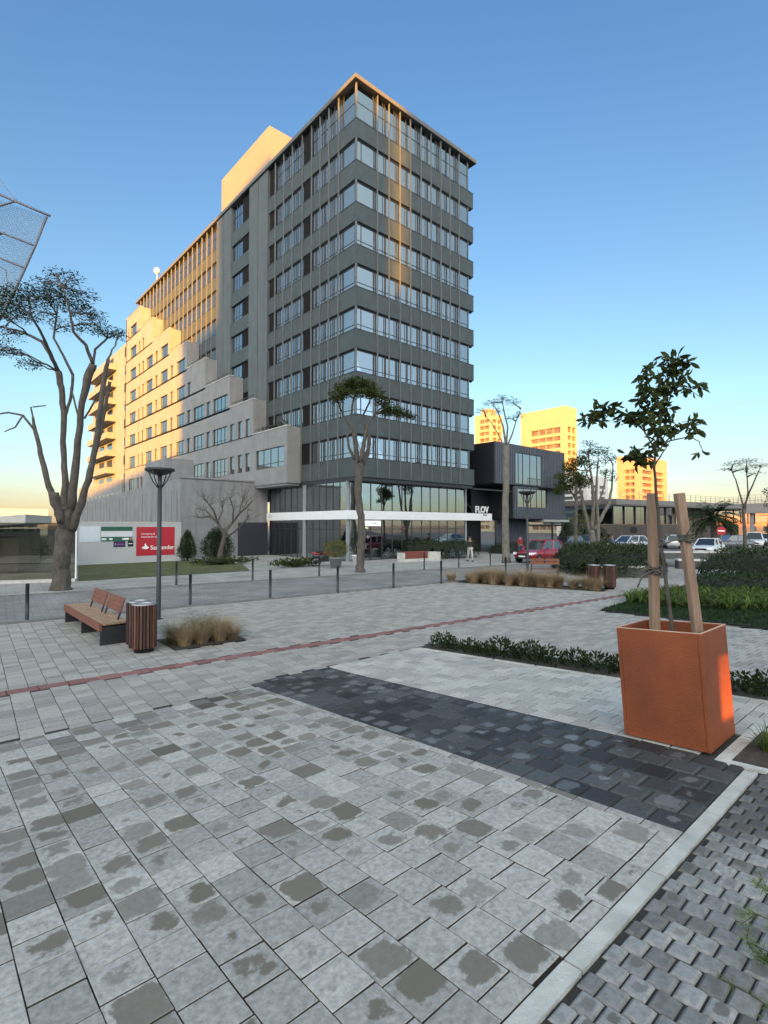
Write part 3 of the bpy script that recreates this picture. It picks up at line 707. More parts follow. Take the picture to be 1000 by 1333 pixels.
for k in range(8):
    ys = STEP_Y[k]; zt = STEP_Z[k]
    sill = 7.10 + 2.955 * k; lin = sill + 1.58
    ops = [(a, b_, w) for a, b_, w in WY if a > ys + .2]
    mb = MB()
    mb.box(XW, XW + .3, ys, YWE, zb, sill); mb.box(XW, XW + .3, ys, YWE, lin, zt)
    e = ys
    for a, b_, w in ops:
        mb.box(XW, XW + .3, e, a, sill, lin); e = b_
    mb.box(XW, XW + .3, e, YWE, sill, lin)
    mb.box(XW + .3, 22.14, ys, ys + .25, zb, zt)            # return wall facing the viewer's side
    mb.box(XW + .3, 22.14, ys + .25, YWE, zb, zb + .2)      # floor
    nxt = STEP_Y[k + 1] if k < 7 else YWE
    mb.box(XW + .3, 22.14, ys + .25, nxt, zt - 1.2, zt - .9)
    st = mb.build('storey', M_CONC, wing, WO)
    mb = MB(); mb.box(XW - .05, XW + .35, ys - .05, nxt + .0, zt + .002, zt + .07); mb.build('coping', M_STRIP, wing, WO)
    mb = MB()
    yy = ys + .3
    mb.bar((XW + .15, ys + .2, zt + .38), (XW + .15, nxt - .1, zt + .38), .04)
    while yy < nxt - .1: mb.bar((XW + .15, yy, zt + .07), (XW + .15, yy, zt + .38), .03); yy += 1.1
    mb.build('terrace_rail', M_FRAME, wing, WO)
    mb = MB(); mb.box(XW + .5, XW + .6, ys + .3, YWE - .1, zb + .2, zt - 1.25); mb.build('room_back', M_INT, wing, WO)
    for a, b_, w in ops:
        n = 4 if (b_ - a) > 3.2 else (3 if w else 1)
        mu = [(a + (b_ - a) * i / n, .05) for i in range(1, n)]
        bl = []
        if w:
            for i in range(n):
                if random.random() < (.85 if k < 3 else .5): bl.append((a + (b_ - a) * i / n, a + (b_ - a) * (i + 1) / n, sill + .05))
        wcount += 1
        if wcount <= 100: window(wing, WO, 'x', XW + .14, a + .02, b_ - .02, sill + .01, lin - .01, mu, (sill + .38) if w and k < 4 else None, bl, pane_m=M_PANEW if w else M_GLASS)
        else: window(wing, WO, 'x', XW + .14, a + .02, b_ - .02, sill + .01, lin - .01, mu, None, bl, pane_m=M_PANEW)
    zb = zt
mb = MB(); mb.box(XW, 22.1, YWE - .25, YWE, 5.78, 30.9); mb.box(XW + .1, 22.1, 35, YWE, 5.6, 5.77); mb.build('end_wall', M_CONC, wing, WO)
mb = MB(); mb.box(XW + .2, 22.1, 72.2, YWE, 0, 5.6); mb.build('base', M_CONC2, wing, WO)
for j in range(7):                                 # planter shrubs on the first terrace
    pass

# far lit block with balconies
fb = thing('apartment_block', 'sunlit yellow apartment block with balconies beyond the stepped building', 'building', (22.9, 78, 0))
FO = (22.9, 78, 0)
mb = MB(); mb.box(22.9, 34, 77.8, 105, 0, 30.2); mb.build('wall', M_CONC, fb, FO)
for k in range(9):
    z = 5.2 + 2.75 * k
    mb = MB(); mb.box(21.5, 22.88, 90, 102.5, z, z + .18); mb.box(21.5, 21.6, 90, 102.5, z + .18, z + .95); mb.box(21.6, 22.88, 90, 90.1, z + .18, z + .95); mb.build('balcony', M_CONC, fb, FO)
    for y0, y1 in ((80.5, 81.6), (84.5, 85.6), (92, 95), (97, 100)):
        mb = MB(); mb.box(22.84, 22.9, y0, y1, z + 1.0, z + 2.4); mb.build('window', M_GLASS if k % 2 else M_FRAME, fb, FO)
mb = MB(); mb.box(20.6, 22.88, 77.8, 104, 0, 8.9); mb.build('podium', M_CONC2, fb, FO)
for i in range(10):
    y0 = 79 + i * 2.4
    mb = MB(); mb.box(20.55, 20.62, y0, y0 + 1.5, 5.6, 7.1); mb.build('window', M_PANEW, fb, FO)

# low windowless annex
an = thing('concrete_annex', 'low windowless board-marked concrete building behind the white hoarding', 'building', (14.7, 40, 0))
AO = (14.7, 40, 0)
mb = MB()
mb.add([(14.7, 40, 0), (22.1, 40, 0), (22.1, 72, 0), (14.7, 72, 0), (14.7, 40, 6.1), (22.1, 40, 6.1), (22.1, 72, 5.3), (14.7, 72, 5.3)], [(3, 2, 1, 0), (4, 5, 6, 7), (0, 1, 5, 4), (1, 2, 6, 5), (2, 3, 7, 6), (3, 0, 4, 7)])
for i in range(26):
    y = 40.6 + i * 1.2; mb.box(14.66, 14.7, y - .03, y + .03, 0, 5.2)
mb.build('wall', M_CONC2, an, AO)
mb = MB(); mb.box(14.6, 20.8, 39.9, 40.25, 6.12, 6.24); mb.build('coping', M_CONC, an, AO)
mb = MB(); mb.box(15.5, 17.95, 45.6, 51, 5.9, 8.25); mb.build('stair_box', M_CONC2, an, AO)
mb = MB(); mb.box(19.4, 22.1, 39.94, 39.99, 0, 2.75); mb.build('door', mat('door_navy', (0.02, 0.022, 0.032), 0.6), an, AO)

# ---------------------------------------------------------------- black corrugated building
fl = thing('container_building', 'black corrugated two-storey building with shifted boxes beside the tower', 'building', (37.9, YB, 0))
CO = (37.9, YB, 0)
M_CORR = mat('corrugated_grey', (0.085, 0.095, 0.115), 0.5, 0.15, 2, metal=.2)
M_CORB = mat('corrugated_black', (0.014, 0.017, 0.024), 0.55, 0.2, 2)
def corr(x0, x1, y, z0, z1, holes, mi=0):
    mb = MB(); step = .28; x = x0
    while x < x1 - .01:
        xe = min(x + step, x1)
        segs = [(z0, z1)]
        for hx0, hx1, hz0, hz1 in holes:
            if xe > hx0 + .05 and x < hx1 - .05: segs = [(a, b_) for a, b_ in ((z0, hz0), (hz1, z1)) if b_ > a + .01]
        for a, b_ in segs:
            mb.box(x, xe, y + .05, y + .2, a, b_); mb.box(x + .03, x + .15, y, y + .05, a, b_)
        x = xe
    return mb
UH = (42.1, 47.2, 6.55, 9.3)
corr(37.9, 49.6, YB, 6.25, 9.95, [(41.0, 45.5, 6.35, 9.25)]).build('upper_box', M_CORR, fl, CO)
corr(40.7, 49.4, YB, 3.15, 6.15, [(41.3, 46.3, 4.2, 5.95)]).build('lower_box', M_CORR, fl, CO)
mb = MB(); mb.box(37.9, 49.6, YB + .2, 40, 9.7, 9.95); mb.box(37.9, 38.0, YB + .2, 40, 6.25, 9.7); mb.box(49.5, 49.6, YB + .2, 40, 6.25, 9.7); mb.box(38, 49.5, YB + .25, 40, 6.2, 6.3)
mb.box(40.7, 40.8, YB + .2, 40, 3.15, 6.15); mb.box(49.3, 49.4, YB + .2, 40, 3.15, 6.15); mb.box(40.8, 49.3, YB + .2, 40, 3.1, 3.2)
mb.box(38.2, 49, YB + 3, YB + 3.1, 3.2, 9.7)
mb.build('side_wall', M_CORB, fl, CO)
window(fl, CO, 'y', YB + .14, 41.0, 45.5, 6.36, 9.24, [(41.5, .06), (42.2, .08), (43.4, .06), (44.6, .08)], None, [(42.2, 43.4, 6.4), (43.4, 44.6, 6.4)], pane_m=M_GLASSG)
window(fl, CO, 'y', YB + .14, 41.3, 46.3, 4.2, 5.95, [(42.3, .06), (43.5, .06), (44.5, .06), (45.4, .06)], None, [(41.3, 42.3, 4.25), (42.3, 43.5, 4.25), (43.5, 44.5, 4.25), (44.5, 45.4, 4.25), (45.4, 46.2, 4.25)], pane_m=M_GLASSG)
corr(40.9, 46.2, YB + 2.2, 0, 3.1, []).build('ground_wall', M_CORR, fl, CO)
mb = MB(); mb.box(36.2, 40.85, YB + 4, YB + 4.2, 0, 6.1); mb.build('recess', M_BLACK, fl, CO)
mb = MB(); mb.box(46.3, 49.3, YB + 5, YB + 5.2, 0, 3.1); mb.build('recess', M_BLACK, fl, CO)
mb = MB(); mb.box(45.5, 50.2, YB - .1, YB + 2.1, 2.85, 3.08); mb.build('porch_roof', mat('porch_edge', (0.3, 0.3, 0.29)), fl, CO)
for x in (47.3, 49.2):
    mb = MB(); mb.box(x, x + .14, YB + .1, YB + .24, 0, 2.84); mb.build('post', M_DARKSTEEL, fl, CO)
mb = MB()
for i in range(26): mb.bar((44.6 + i * .2, YB - .9, 6.2), (44.6 + i * .2, YB - .9, 7.15), .02)
mb.bar((44.6, YB - .9, 7.15), (49.6, YB - .9, 7.15), .04); mb.box(44.6, 49.6, YB - .95, YB - .02, 6.1, 6.18)
mb.build('balcony_rail', M_DARKSTEEL, fl, CO)

# ---------------------------------------------------------------- distant towers
M_TW = mat('tower_render', (0.32, 0.28, 0.19), 0.85, 0.05, 0.3)
M_TBR = mat('tower_brick', (0.36, 0.25, 0.17), 0.85, 0.08, 0.3)
M_TWIN = mat('tower_window', (0.16, 0.10, 0.06), 0.35, 0.5, 0.7)
M_TWW = mat('apartment_white', (0.52, 0.52, 0.50), 0.85, 0.06, 0.2)
M_TWG = mat('apartment_window', (0.08, 0.09, 0.10), 0.3, 0.5, 0.6)
def block_tower(name, label, u0, uc, u1, vtop, dep, floors, m_wall, m_win, cat='tower', base=0, left_cols=(0.22, 1.0), penthouse=None, pierw=.8, axis_rot=0.0, solid=None):
    """a block seen corner-on: left face spans u0..uc, right face uc..u1"""
    pc = at(uc, 684, dep); z1 = at(uc, vtop, dep).z
    # left face runs towards +y (camera left), right face towards +x
    def solve(u, axis):
        r = ray(u, 684)
        if axis == 'y': t = (pc.x) / r.x; return (r * t).y
        t = pc.y / r.y; return (r * t).x
    y1 = solve(u0, 'y'); x1 = solve(u1, 'x')
    o = thing(name, label, cat, (pc.x, pc.y, 0)); org = (pc.x, pc.y, 0)
    x0, y0 = pc.x, pc.y
    body = MB(); body.box(x0 + .5, x1 - .5, y0 + .5, y1 - .5, 0, z1 - .5); body.build('core', m_win, o, org)
    fh = (z1 - 2.2) / floors
    W = MB(); W.box(x0, x1, y0, y1, z1 - (solid or 2.2), z1)
    for k in range(floors):
        z = k * fh
        if z + fh * .44 < z1 - (solid or 2.2) - .05: W.box(x0, x1, y0, y1, z + .02, z + fh * .44)
    # piers
    ly, lx = y1 - y0, x1 - x0
    W.box(x0 - .05, x0 + .6, y1 - ly * left_cols[0], y1 + .05, 0, z1 + .03); W.box(x0 - .05, x0 + .6, y0 - .05, y0 + ly * .12, 0, z1 + .03)
    W.box(x0 + .602, x0 + lx * .16, y0 - .05, y0 + .6, 0, z1 + .03); W.box(x1 - lx * .12, x1 + .05, y0 - .05, y0 + .6, 0, z1 + .03)
    W.box(x0 + lx * .5, x0 + lx * .58, y0 - .05, y0 + .6, 0, z1)
    n = max(2, int(ly / 4))
    for i in range(1, n): yy = y0 + ly * .12 + (ly * (1 - left_cols[0] - .12)) * i / n; W.box(x0 + .2, x0 + .6, yy - .12, yy + .12, 0, z1 - 1)
    W.build('wall', m_wall, o, org)
    if penthouse:
        P = MB(); P.box(x0 + lx * .2, x1 - lx * .2, y0 + ly * .25, y1 - ly * .25, z1, z1 + penthouse); P.build('penthouse', m_wall, o, org)
    return o
block_tower('tower_block', 'yellow lit tower block with blank left strip above the black building', 679, 738, 752, 527, 165, 16, M_TW, M_TWIN, left_cols=(.24, 1), solid=6.5)
block_tower('tower_block', 'narrow sunlit tower half hidden right of the grey office tower', 619, 640, 655, 537, 210, 18, M_TW, M_TWIN, left_cols=(.3, 1), penthouse=2.5)
block_tower('tower_block', 'orange brick apartment tower behind the flat-roofed pavilion', 804, 830, 869, 592, 150, 11, M_TBR, M_TWIN, left_cols=(.4, 1), solid=4)
block_tower('apartment_block', 'shaded white apartment block behind the trees and car park', 725, 765, 792, 618, 120, 9, M_TWW, M_TWG, cat='building', left_cols=(.2, 1))
block_tower('apartment_block', 'pale low block behind the multi-stemmed tree left of the pavilion', 775, 782, 806, 650, 128, 5, M_TWW, M_TWG, cat='building', left_cols=(.2, 1))
block_tower('house', 'long low pale building far off on the left horizon', -90, -60, 62, 661, 120, 3, M_TWW, M_TWG, cat='building')

# ---------------------------------------------------------------- pavilion, wall, footbridge on the right
P0 = at(798, 684, 70); P1 = at(985, 684, 92)
pdir = Vector((P1.x - P0.x, P1.y - P0.y, 0)); plen = pdir.length; prz = math.atan2(pdir.y, pdir.x)
pv = thing('pavilion', 'flat-roofed glass pavilion standing on a dark brick wall', 'building', (P0.x, P0.y, 0), prz)
mb = MB(); mb.box(-1, plen + 2, -1.2, 14, 5.15, 5.3); mb.box(-1.1, plen + 2.1, -1.3, 14.1, 5.3, 6.0); mb.build('roof', mat('pavilion_roof', (0.16, 0.155, 0.15), 0.7), pv)
mb = MB(); mb.box(.3, .36, .2, 12, 2.7, 5.15)
for i in range(9): mb.box(.3 + i * 1.6, 1.85 + i * 1.6, .2, .24, 2.7, 5.15)
mb.build('glazing', glass('pavilion_glass', (0.5, 0.52, 0.5), 0.4), pv)
for i in range(17):
    mb = MB(); x = .1 + i * (plen - .5) / 16; mb.box(x, x + .14, .05, .19, 2.7, 5.15); mb.build('mullion', M_DARKSTEEL, pv)
mb = MB(); mb.box(1.5, plen, 7, 7.3, 2.7, 5.15); mb.box(15.5, 19, .3, 5, 2.7, 5.1); mb.build('inner_wall', mat('pavilion_wall', (0.45, 0.40, 0.30), 0.8), pv)
mb = MB()
for i in range(30): x = i * (plen + 1) / 29; mb.bar((x, -1.1, 6.0), (x, -1.1, 7.0), .04)
for z in (6.35, 6.7, 7.0): mb.bar((0, -1.1, z), (plen + 1, -1.1, z), .03)
mb.build('roof_rail', M_FIN, pv)
bw = thing('brick_wall', 'long dark brick retaining wall under the pavilion', 'wall', (P0.x, P0.y, 0), prz)
mb = MB(); mb.box(-3.5, plen * .82, -.4, -.05, 0, 2.66); mb.box(-3.2, plen * .82, -.05, 14, 2.4, 2.65)
mb.build('wall', brick_mat('dark_brick', (0.055, 0.035, 0.028), (0.085, 0.052, 0.04), (0.06, 0.05, 0.045), 0.4, 0.1), bw)
fbp0 = at(962, 684, 88); fbp1 = at(1150, 684, 78)
fd = fbp1 - fbp0; frz = math.atan2(fd.y, fd.x); fln = fd.length
br_ = thing('footbridge', 'grey elevated footbridge with thin railings at the right edge', 'bridge', (fbp0.x, fbp0.y, 0), frz)
mb = MB(); mb.box(0, fln, -1.2, 1.2, 4.5, 6.1); mb.build('deck', mat('bridge_concrete', (0.2, 0.2, 0.2), 0.8), br_)
mb = MB()
for i in range(24): mb.bar((i * fln / 23, -1.15, 6.1), (i * fln / 23, -1.15, 7.5), .05)
for z in (6.6, 7.05, 7.5): mb.bar((0, -1.15, z), (fln, -1.15, z), .035)
mb.build('railing', M_FIN, br_)
for x in (1.5, fln - 3):
    mb = MB(); mb.box(x, x + .6, -.5, .5, 0, 4.5); mb.build('pier', mat('bridge_concrete', (0.2, 0.2, 0.2), 0.8), br_)
for (u, d_, w, h, c, lab) in ((990, 140, 18, 3.4, (0.42, 0.20, 0.10), 'orange sunlit brick house under the footbridge'), (1035, 160, 24, 5.5, (0.4, 0.33, 0.24), 'pale house behind the footbridge at the right edge')):
    q = at(u, 684, d_); o = thing('house', lab, 'house', (q.x, q.y, 0), R(-20))
    mb = MB(); mb.box(-w / 2, w / 2, 0, 8, 0, h); mb.build('wall', mat('house_%d' % u, c, .85), o)
    mb = MB(); mb.add([(-w / 2 - .4, -.4, h), (w / 2 + .4, -.4, h), (w / 2 + .4, 8.4, h), (-w / 2 - .4, 8.4, h), (-w / 2, 4, h + 1.8), (w / 2, 4, h + 1.8)], [(0, 1, 5, 4), (2, 3, 4, 5), (0, 4, 3), (1, 2, 5), (3, 2, 1, 0)]); mb.build('roof', M_TBR, o)
    for i in range(4): mb = MB(); mb.box(-w / 2 + 2 + i * 4, -w / 2 + 3.4 + i * 4, -.03, .0, 1.0, 2.3); mb.build('window', M_TWG, o)

# ---------------------------------------------------------------- hoarding with posters
ho = thing('hoarding', 'long white hoarding with a red bank poster above the lawn', 'hoarding', (7.38, 37.3, 0))
HO = (7.38, 37.3, 0)
mb = MB(); mb.box(7.38, 13.8, 37.3, 37.36, 0.02, 2.72)
mb.build('panel', mat('hoarding_white', (0.44, 0.445, 0.455), 0.75, 0.05, .7), ho, HO)
mb = MB(); mb.box(7.38, 13.8, 37.27, 37.299, 2.66, 2.74); mb.build('top_trim', M_STRIP, ho, HO)
def poster(name, x0, x1, z0, z1, m, t=.02):
    mb = MB(); mb.box(x0, x1, 37.299 - t, 37.299, z0, z1); return mb.build(name, m, ho, HO)
red = poster('red_poster', 10.82, 13.35, .46, 2.40, mat('poster_red', (0.42, 0.008, 0.02), 0.45, .04, 1))
letter_on('Santander', .40, M_LETW, (11.72, 37.272, .98), '-y', red, HO, .004, align='LEFT')
letter_on('Convenios &', .17, M_LETW, (11.12, 37.272, 1.93), '-y', red, HO, align='LEFT')
letter_on('Financiación para', .17, M_LETW, (11.12, 37.272, 1.73), '-y', red, HO, align='LEFT')
fl_ = MB()
def flat(pts, y=37.274): n = len(pts); fl_.add([(x, y, z) for x, z in pts], [list(range(n))])
flat([(11.40 + .22 * math.cos(a * .314), 1.0 + .10 * math.sin(a * .314)) for a in range(20)])
flat([(11.28, 1.02), (11.36, 1.09), (11.33, 1.2), (11.42, 1.3), (11.44, 1.19), (11.50, 1.12), (11.53, 1.02)], 37.272)
fl_.build('flame_emblem', M_LETW, red, HO)
poster('notice_sheet', 7.46, 8.62, 1.45, 2.44, mat('paper_bluewhite', (0.60, 0.64, 0.70), 0.7, .06, 3))
M_GRN = mat('banner_green', (0.012, 0.10, 0.055), 0.5, .15, 2)
poster('green_banner', 8.69, 10.57, 2.14, 2.42, M_GRN)
mid_ = poster('blank_banner', 8.69, 10.57, 1.76, 2.13, mat('paper_grey', (0.62, 0.63, 0.66), 0.7, .03, 3))
g2 = poster('green_banner', 8.69, 10.57, 1.47, 1.755, M_GRN)
for x0, x1 in ((8.72, 9.0), (9.16, 9.36), (9.95, 10.35)):
    mb = MB(); mb.box(x0, x1, 37.272, 37.279, 1.56, 1.67); mb.build('logo', M_LETW, g2, HO)
mb = MB(); mb.lathe([(.07, 0), (.07, .006)], 12, (0, 0, 0)); 
lo = mb.build('logo', mat('logo_orange', (0.5, 0.2, .05)), g2); lo.rotation_euler = (R(90), 0, 0); lo.location = (10.47 - HO[0], 37.279 - HO[1], 1.63)
pp = poster('purple_poster', 9.42, 10.14, 1.08, 1.465, mat('poster_purple', (0.05, 0.015, 0.07), 0.5))
mb = MB(); mb.box(9.5, 9.56, 37.27, 37.279, 1.22, 1.32); mb.box(9.6, 10.05, 37.27, 37.279, 1.25, 1.28); mb.build('logo', mat('poster_lilac', (0.35, 0.2, 0.4)), pp, HO)
bp_ = poster('black_poster', 10.29, 10.63, 1.10, 1.465, M_BLACK)
mb = MB(); mb.box(10.34, 10.58, 37.27, 37.279, 1.27, 1.32); mb.build('logo', M_LETW, bp_, HO)

# ---------------------------------------------------------------- glass screen and low pavilion on the left
GA, GB = Vector((-9.0, 32.6, 0)), Vector((5.30, 26.95, 0))
gd = GB - GA; gl_ = gd.length; grz = math.atan2(gd.y, gd.x)
gs = thing('glass_screen', 'dark reflecting glass screen wall behind the big pruned tree', 'glass wall', GA, grz)
mb = MB(); mb.box(0, gl_ - .06, -.01, .01, .12, 2.62); mb.build('pane', glass('screen_glass', (0.62, 0.60, 0.52), 0.16, gtint=(0.8, .8, .74)), gs)
mb = MB(); mb.box(0, gl_, -.3, .12, 0, .12); mb.build('plinth', M_STRIP, gs)
mb = MB(); mb.box(gl_ - .06, gl_, -.05, .05, .12, 2.64); mb.build('edge_post', M_WHITE, gs)
lp = thing('kiosk', 'low kiosk with sloping white fascias behind the glass screen', 'kiosk', GA, grz)
mb = MB()
mb.add([(3, 4, 2.6), (9.5, 4, 2.35), (9.5, 4, 2.75), (3, 4, 3.05), (3, 12, 2.6), (9.5, 12, 2.35), (9.5, 12, 2.75), (3, 12, 3.05)], [(0, 1, 2, 3), (3, 2, 6, 7), (1, 5, 6, 2), (0, 3, 7, 4), (4, 7, 6, 5), (0, 4, 5, 1)])
mb.add([(9.9, 3, 2.35), (12.6, 3, 2.6), (12.6, 3, 3.05), (9.9, 3, 2.8), (9.9, 8, 2.35), (12.6, 8, 2.6), (12.6, 8, 3.05), (9.9, 8, 2.8)], [(0, 1, 2, 3), (3, 2, 6, 7), (1, 5, 6, 2), (0, 3, 7, 4), (4, 7, 6, 5), (0, 4, 5, 1)])
mb.build('roof', mat('fascia_white', (0.5, 0.5, 0.47), .7), lp)
mb = MB(); mb.box(3.6, 11.8, 5, 9, 0, 2.3); mb.build('wall', mat('kiosk_wall', (0.16, 0.145, 0.12), .8, .4, .8), lp)
for i in range(3): mb = MB(); mb.box(4.2 + i * 2.5, 6 + i * 2.5, 4.96, 5, .8, 2.0); mb.build('window', M_PANEW, lp)

# ---------------------------------------------------------------- plants
def lm(name, c, c2=None, tr=.35, isl=.35): return mat(name, c, 0.7, .25, 2.5, c2=c2, island=isl, trans=tr, spec=0.12)
M_LEAFD = lm('leaf_dark', (0.022, 0.035, 0.013), (0.04, 0.055, 0.018))
M_LEAFM = lm('leaf_mid', (0.036, 0.054, 0.014), (0.07, 0.085, 0.02))
M_LEAFY = lm('leaf_yellow', (0.11, 0.12, 0.03), (0.17, 0.16, 0.045))
M_LEAFJ = lm('leaf_juniper', (0.020, 0.035, 0.016), (0.038, 0.056, 0.024), .1)
M_LEAFG = lm('leaf_grey', (0.055, 0.06, 0.05), (0.09, 0.095, 0.075), .2)
M_STRAP = lm('leaf_strap', (0.05, 0.085, 0.015), (0.10, 0.14, 0.03), .2)
M_OAK = lm('leaf_oak', (0.038, 0.056, 0.018), (0.085, 0.10, 0.034), .4, .5)
M_TURF = lm('leaf_turf', (0.014, 0.034, 0.014), (0.024, 0.05, 0.018), .1)
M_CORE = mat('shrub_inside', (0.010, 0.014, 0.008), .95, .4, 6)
M_DRY = lm('grass_dry', (0.34, 0.24, 0.14), (0.46, 0.35, 0.22), .3, .4)
M_GRN2 = lm('grass_green', (0.10, 0.13, 0.055), (0.2, 0.2, 0.10), .3, .3)

def scatter(mb, c, rx, ry, rz, n, l, w, flatten=0.5, shell=0.0, droop=0.0, mi=0):
    for _ in range(n):
        q = unit() * (random.random() ** (1 / 3) if not shell else random.uniform(shell, 1))
        p = Vector((c[0] + q.x * rx, c[1] + q.y * ry, c[2] + q.z * rz))
        t = unit(); t.z = t.z * (1 - flatten) - droop; t.normalize()
        nr = Vector((random.gauss(0, 1 - flatten * .6), random.gauss(0, 1 - flatten * .6), 1)).normalized()
        mb.leaf(p, t, nr, l * random.uniform(.6, 1.3), w * random.uniform(.7, 1.2), mi)
def twig(mb, p, q, r0, r1, n=5, j=.12, seg=6):
    p = Vector(p); q = Vector(q); L_ = (q - p).length
    pts = [p]
    for i in range(1, n): pts.append(p.lerp(q, i / n) + rv(j * L_ / n) + UPZ * (math.sin(math.pi * i / n) * L_ * .06))
    pts.append(q)
    mb.tube(pts, [r0 + (r1 - r0) * i / n for i in range(n + 1)], seg)
    return pts
def px_tree(name, label, dep, trunk, stems, clusters, leaf_m, bark_m, group=None, leaf=(.16, .05), dens=1.0, base_v=None, cat='tree', flatten=.6, zr=1.0, spray=4, twigs=None, slim=1.0):
    """trunk/stems: lists of (u, v, halfwidth px[, depth offset]); clusters: (u, v, rx px, rz px, n[, depth offset])"""
    s = dep / FPX
    base = at(trunk[0][0], trunk[0][1], dep)
    o = thing(name, label, cat, base, 0, group)
    org = tuple(base)
    T = MB(); tips = []
    def poly(L_):
        pts = []; rd = []
        for e in L_:
            pts.append(at(e[0], e[1], dep + (e[3] if len(e) > 3 else 0))); rd.append(e[2] * s)
        # refine with slight wobble
        P = []; Q = []
        for i in range(len(pts) - 1):
            for k in range(4):
                f = k / 4; P.append(pts[i].lerp(pts[i + 1], f) + (rv(rd[i] * .16) if (i or k) else Vector((0, 0, 0)))); Q.append(rd[i] + (rd[i + 1] - rd[i]) * f)
        P.append(pts[-1]); Q.append(rd[-1])
        return P, Q
    P, Q = poly(trunk)
    Q[0] *= 1.18
    T.tube(P, Q, 14, wob=.12); tips.append(P[-1])
    allp = list(P[len(P) // 2:])
    for L_ in stems:
        P, Q = poly([(e[0], e[1], e[2] * slim) + tuple(e[3:]) for e in L_]); T.tube(P, Q, 9, wob=.18); tips.append(P[-1]); allp += P[len(P) // 2:]
    T.build('trunk', bark_m, o, org)
    B = MB(); C = MB()
    for c in clusters:
        cp = at(c[0], c[1], dep + (c[5] if len(c) > 5 else random.uniform(-1, 1) * c[2] * s * .8))
        near = min(allp, key=lambda q: (q - cp).length + max(0, q.z - cp.z) * 1.5)
        rx = c[2] * s; rz = c[3] * s
        pts = twig(B, near, cp, max(.018, 1.3 * s), .012, 6, .25, 5)
        for _ in range(spray):
            e = cp + Vector((random.uniform(-1, 1) * rx * .8, random.uniform(-1, 1) * rx * .8, random.uniform(-.5, .8) * rz))
            twig(B, pts[random.choice((3, 4, 5))], e, .014, .006, 4, .25, 4)
        scatter(C, cp, rx, rx, rz * zr, int(c[4] * dens), leaf[0], leaf[1], flatten)
    for q in (twigs or []):
        tips2 = [p for p in allp if p.z > base.z + 1.2]
        for _ in range(q):
            a = random.choice(tips2); d1 = (UPZ * .7 + rv(1.0)).normalized(); e = a + d1 * random.uniform(.5, 1.1)
            pts = twig(B, a, e, .016, .007, 4, .3, 4)
            for _ in range(3): f_ = random.choice(pts[1:]); twig(B, f_, f_ + (d1 * .5 + UPZ * .3 + rv(.9)).normalized() * random.uniform(.25, .6), .008, .003, 3, .3, 4)
    if B.v: B.build('branches', bark_m, o, org)
    if C.v: C.build('crown', leaf_m, o, org)
    return o
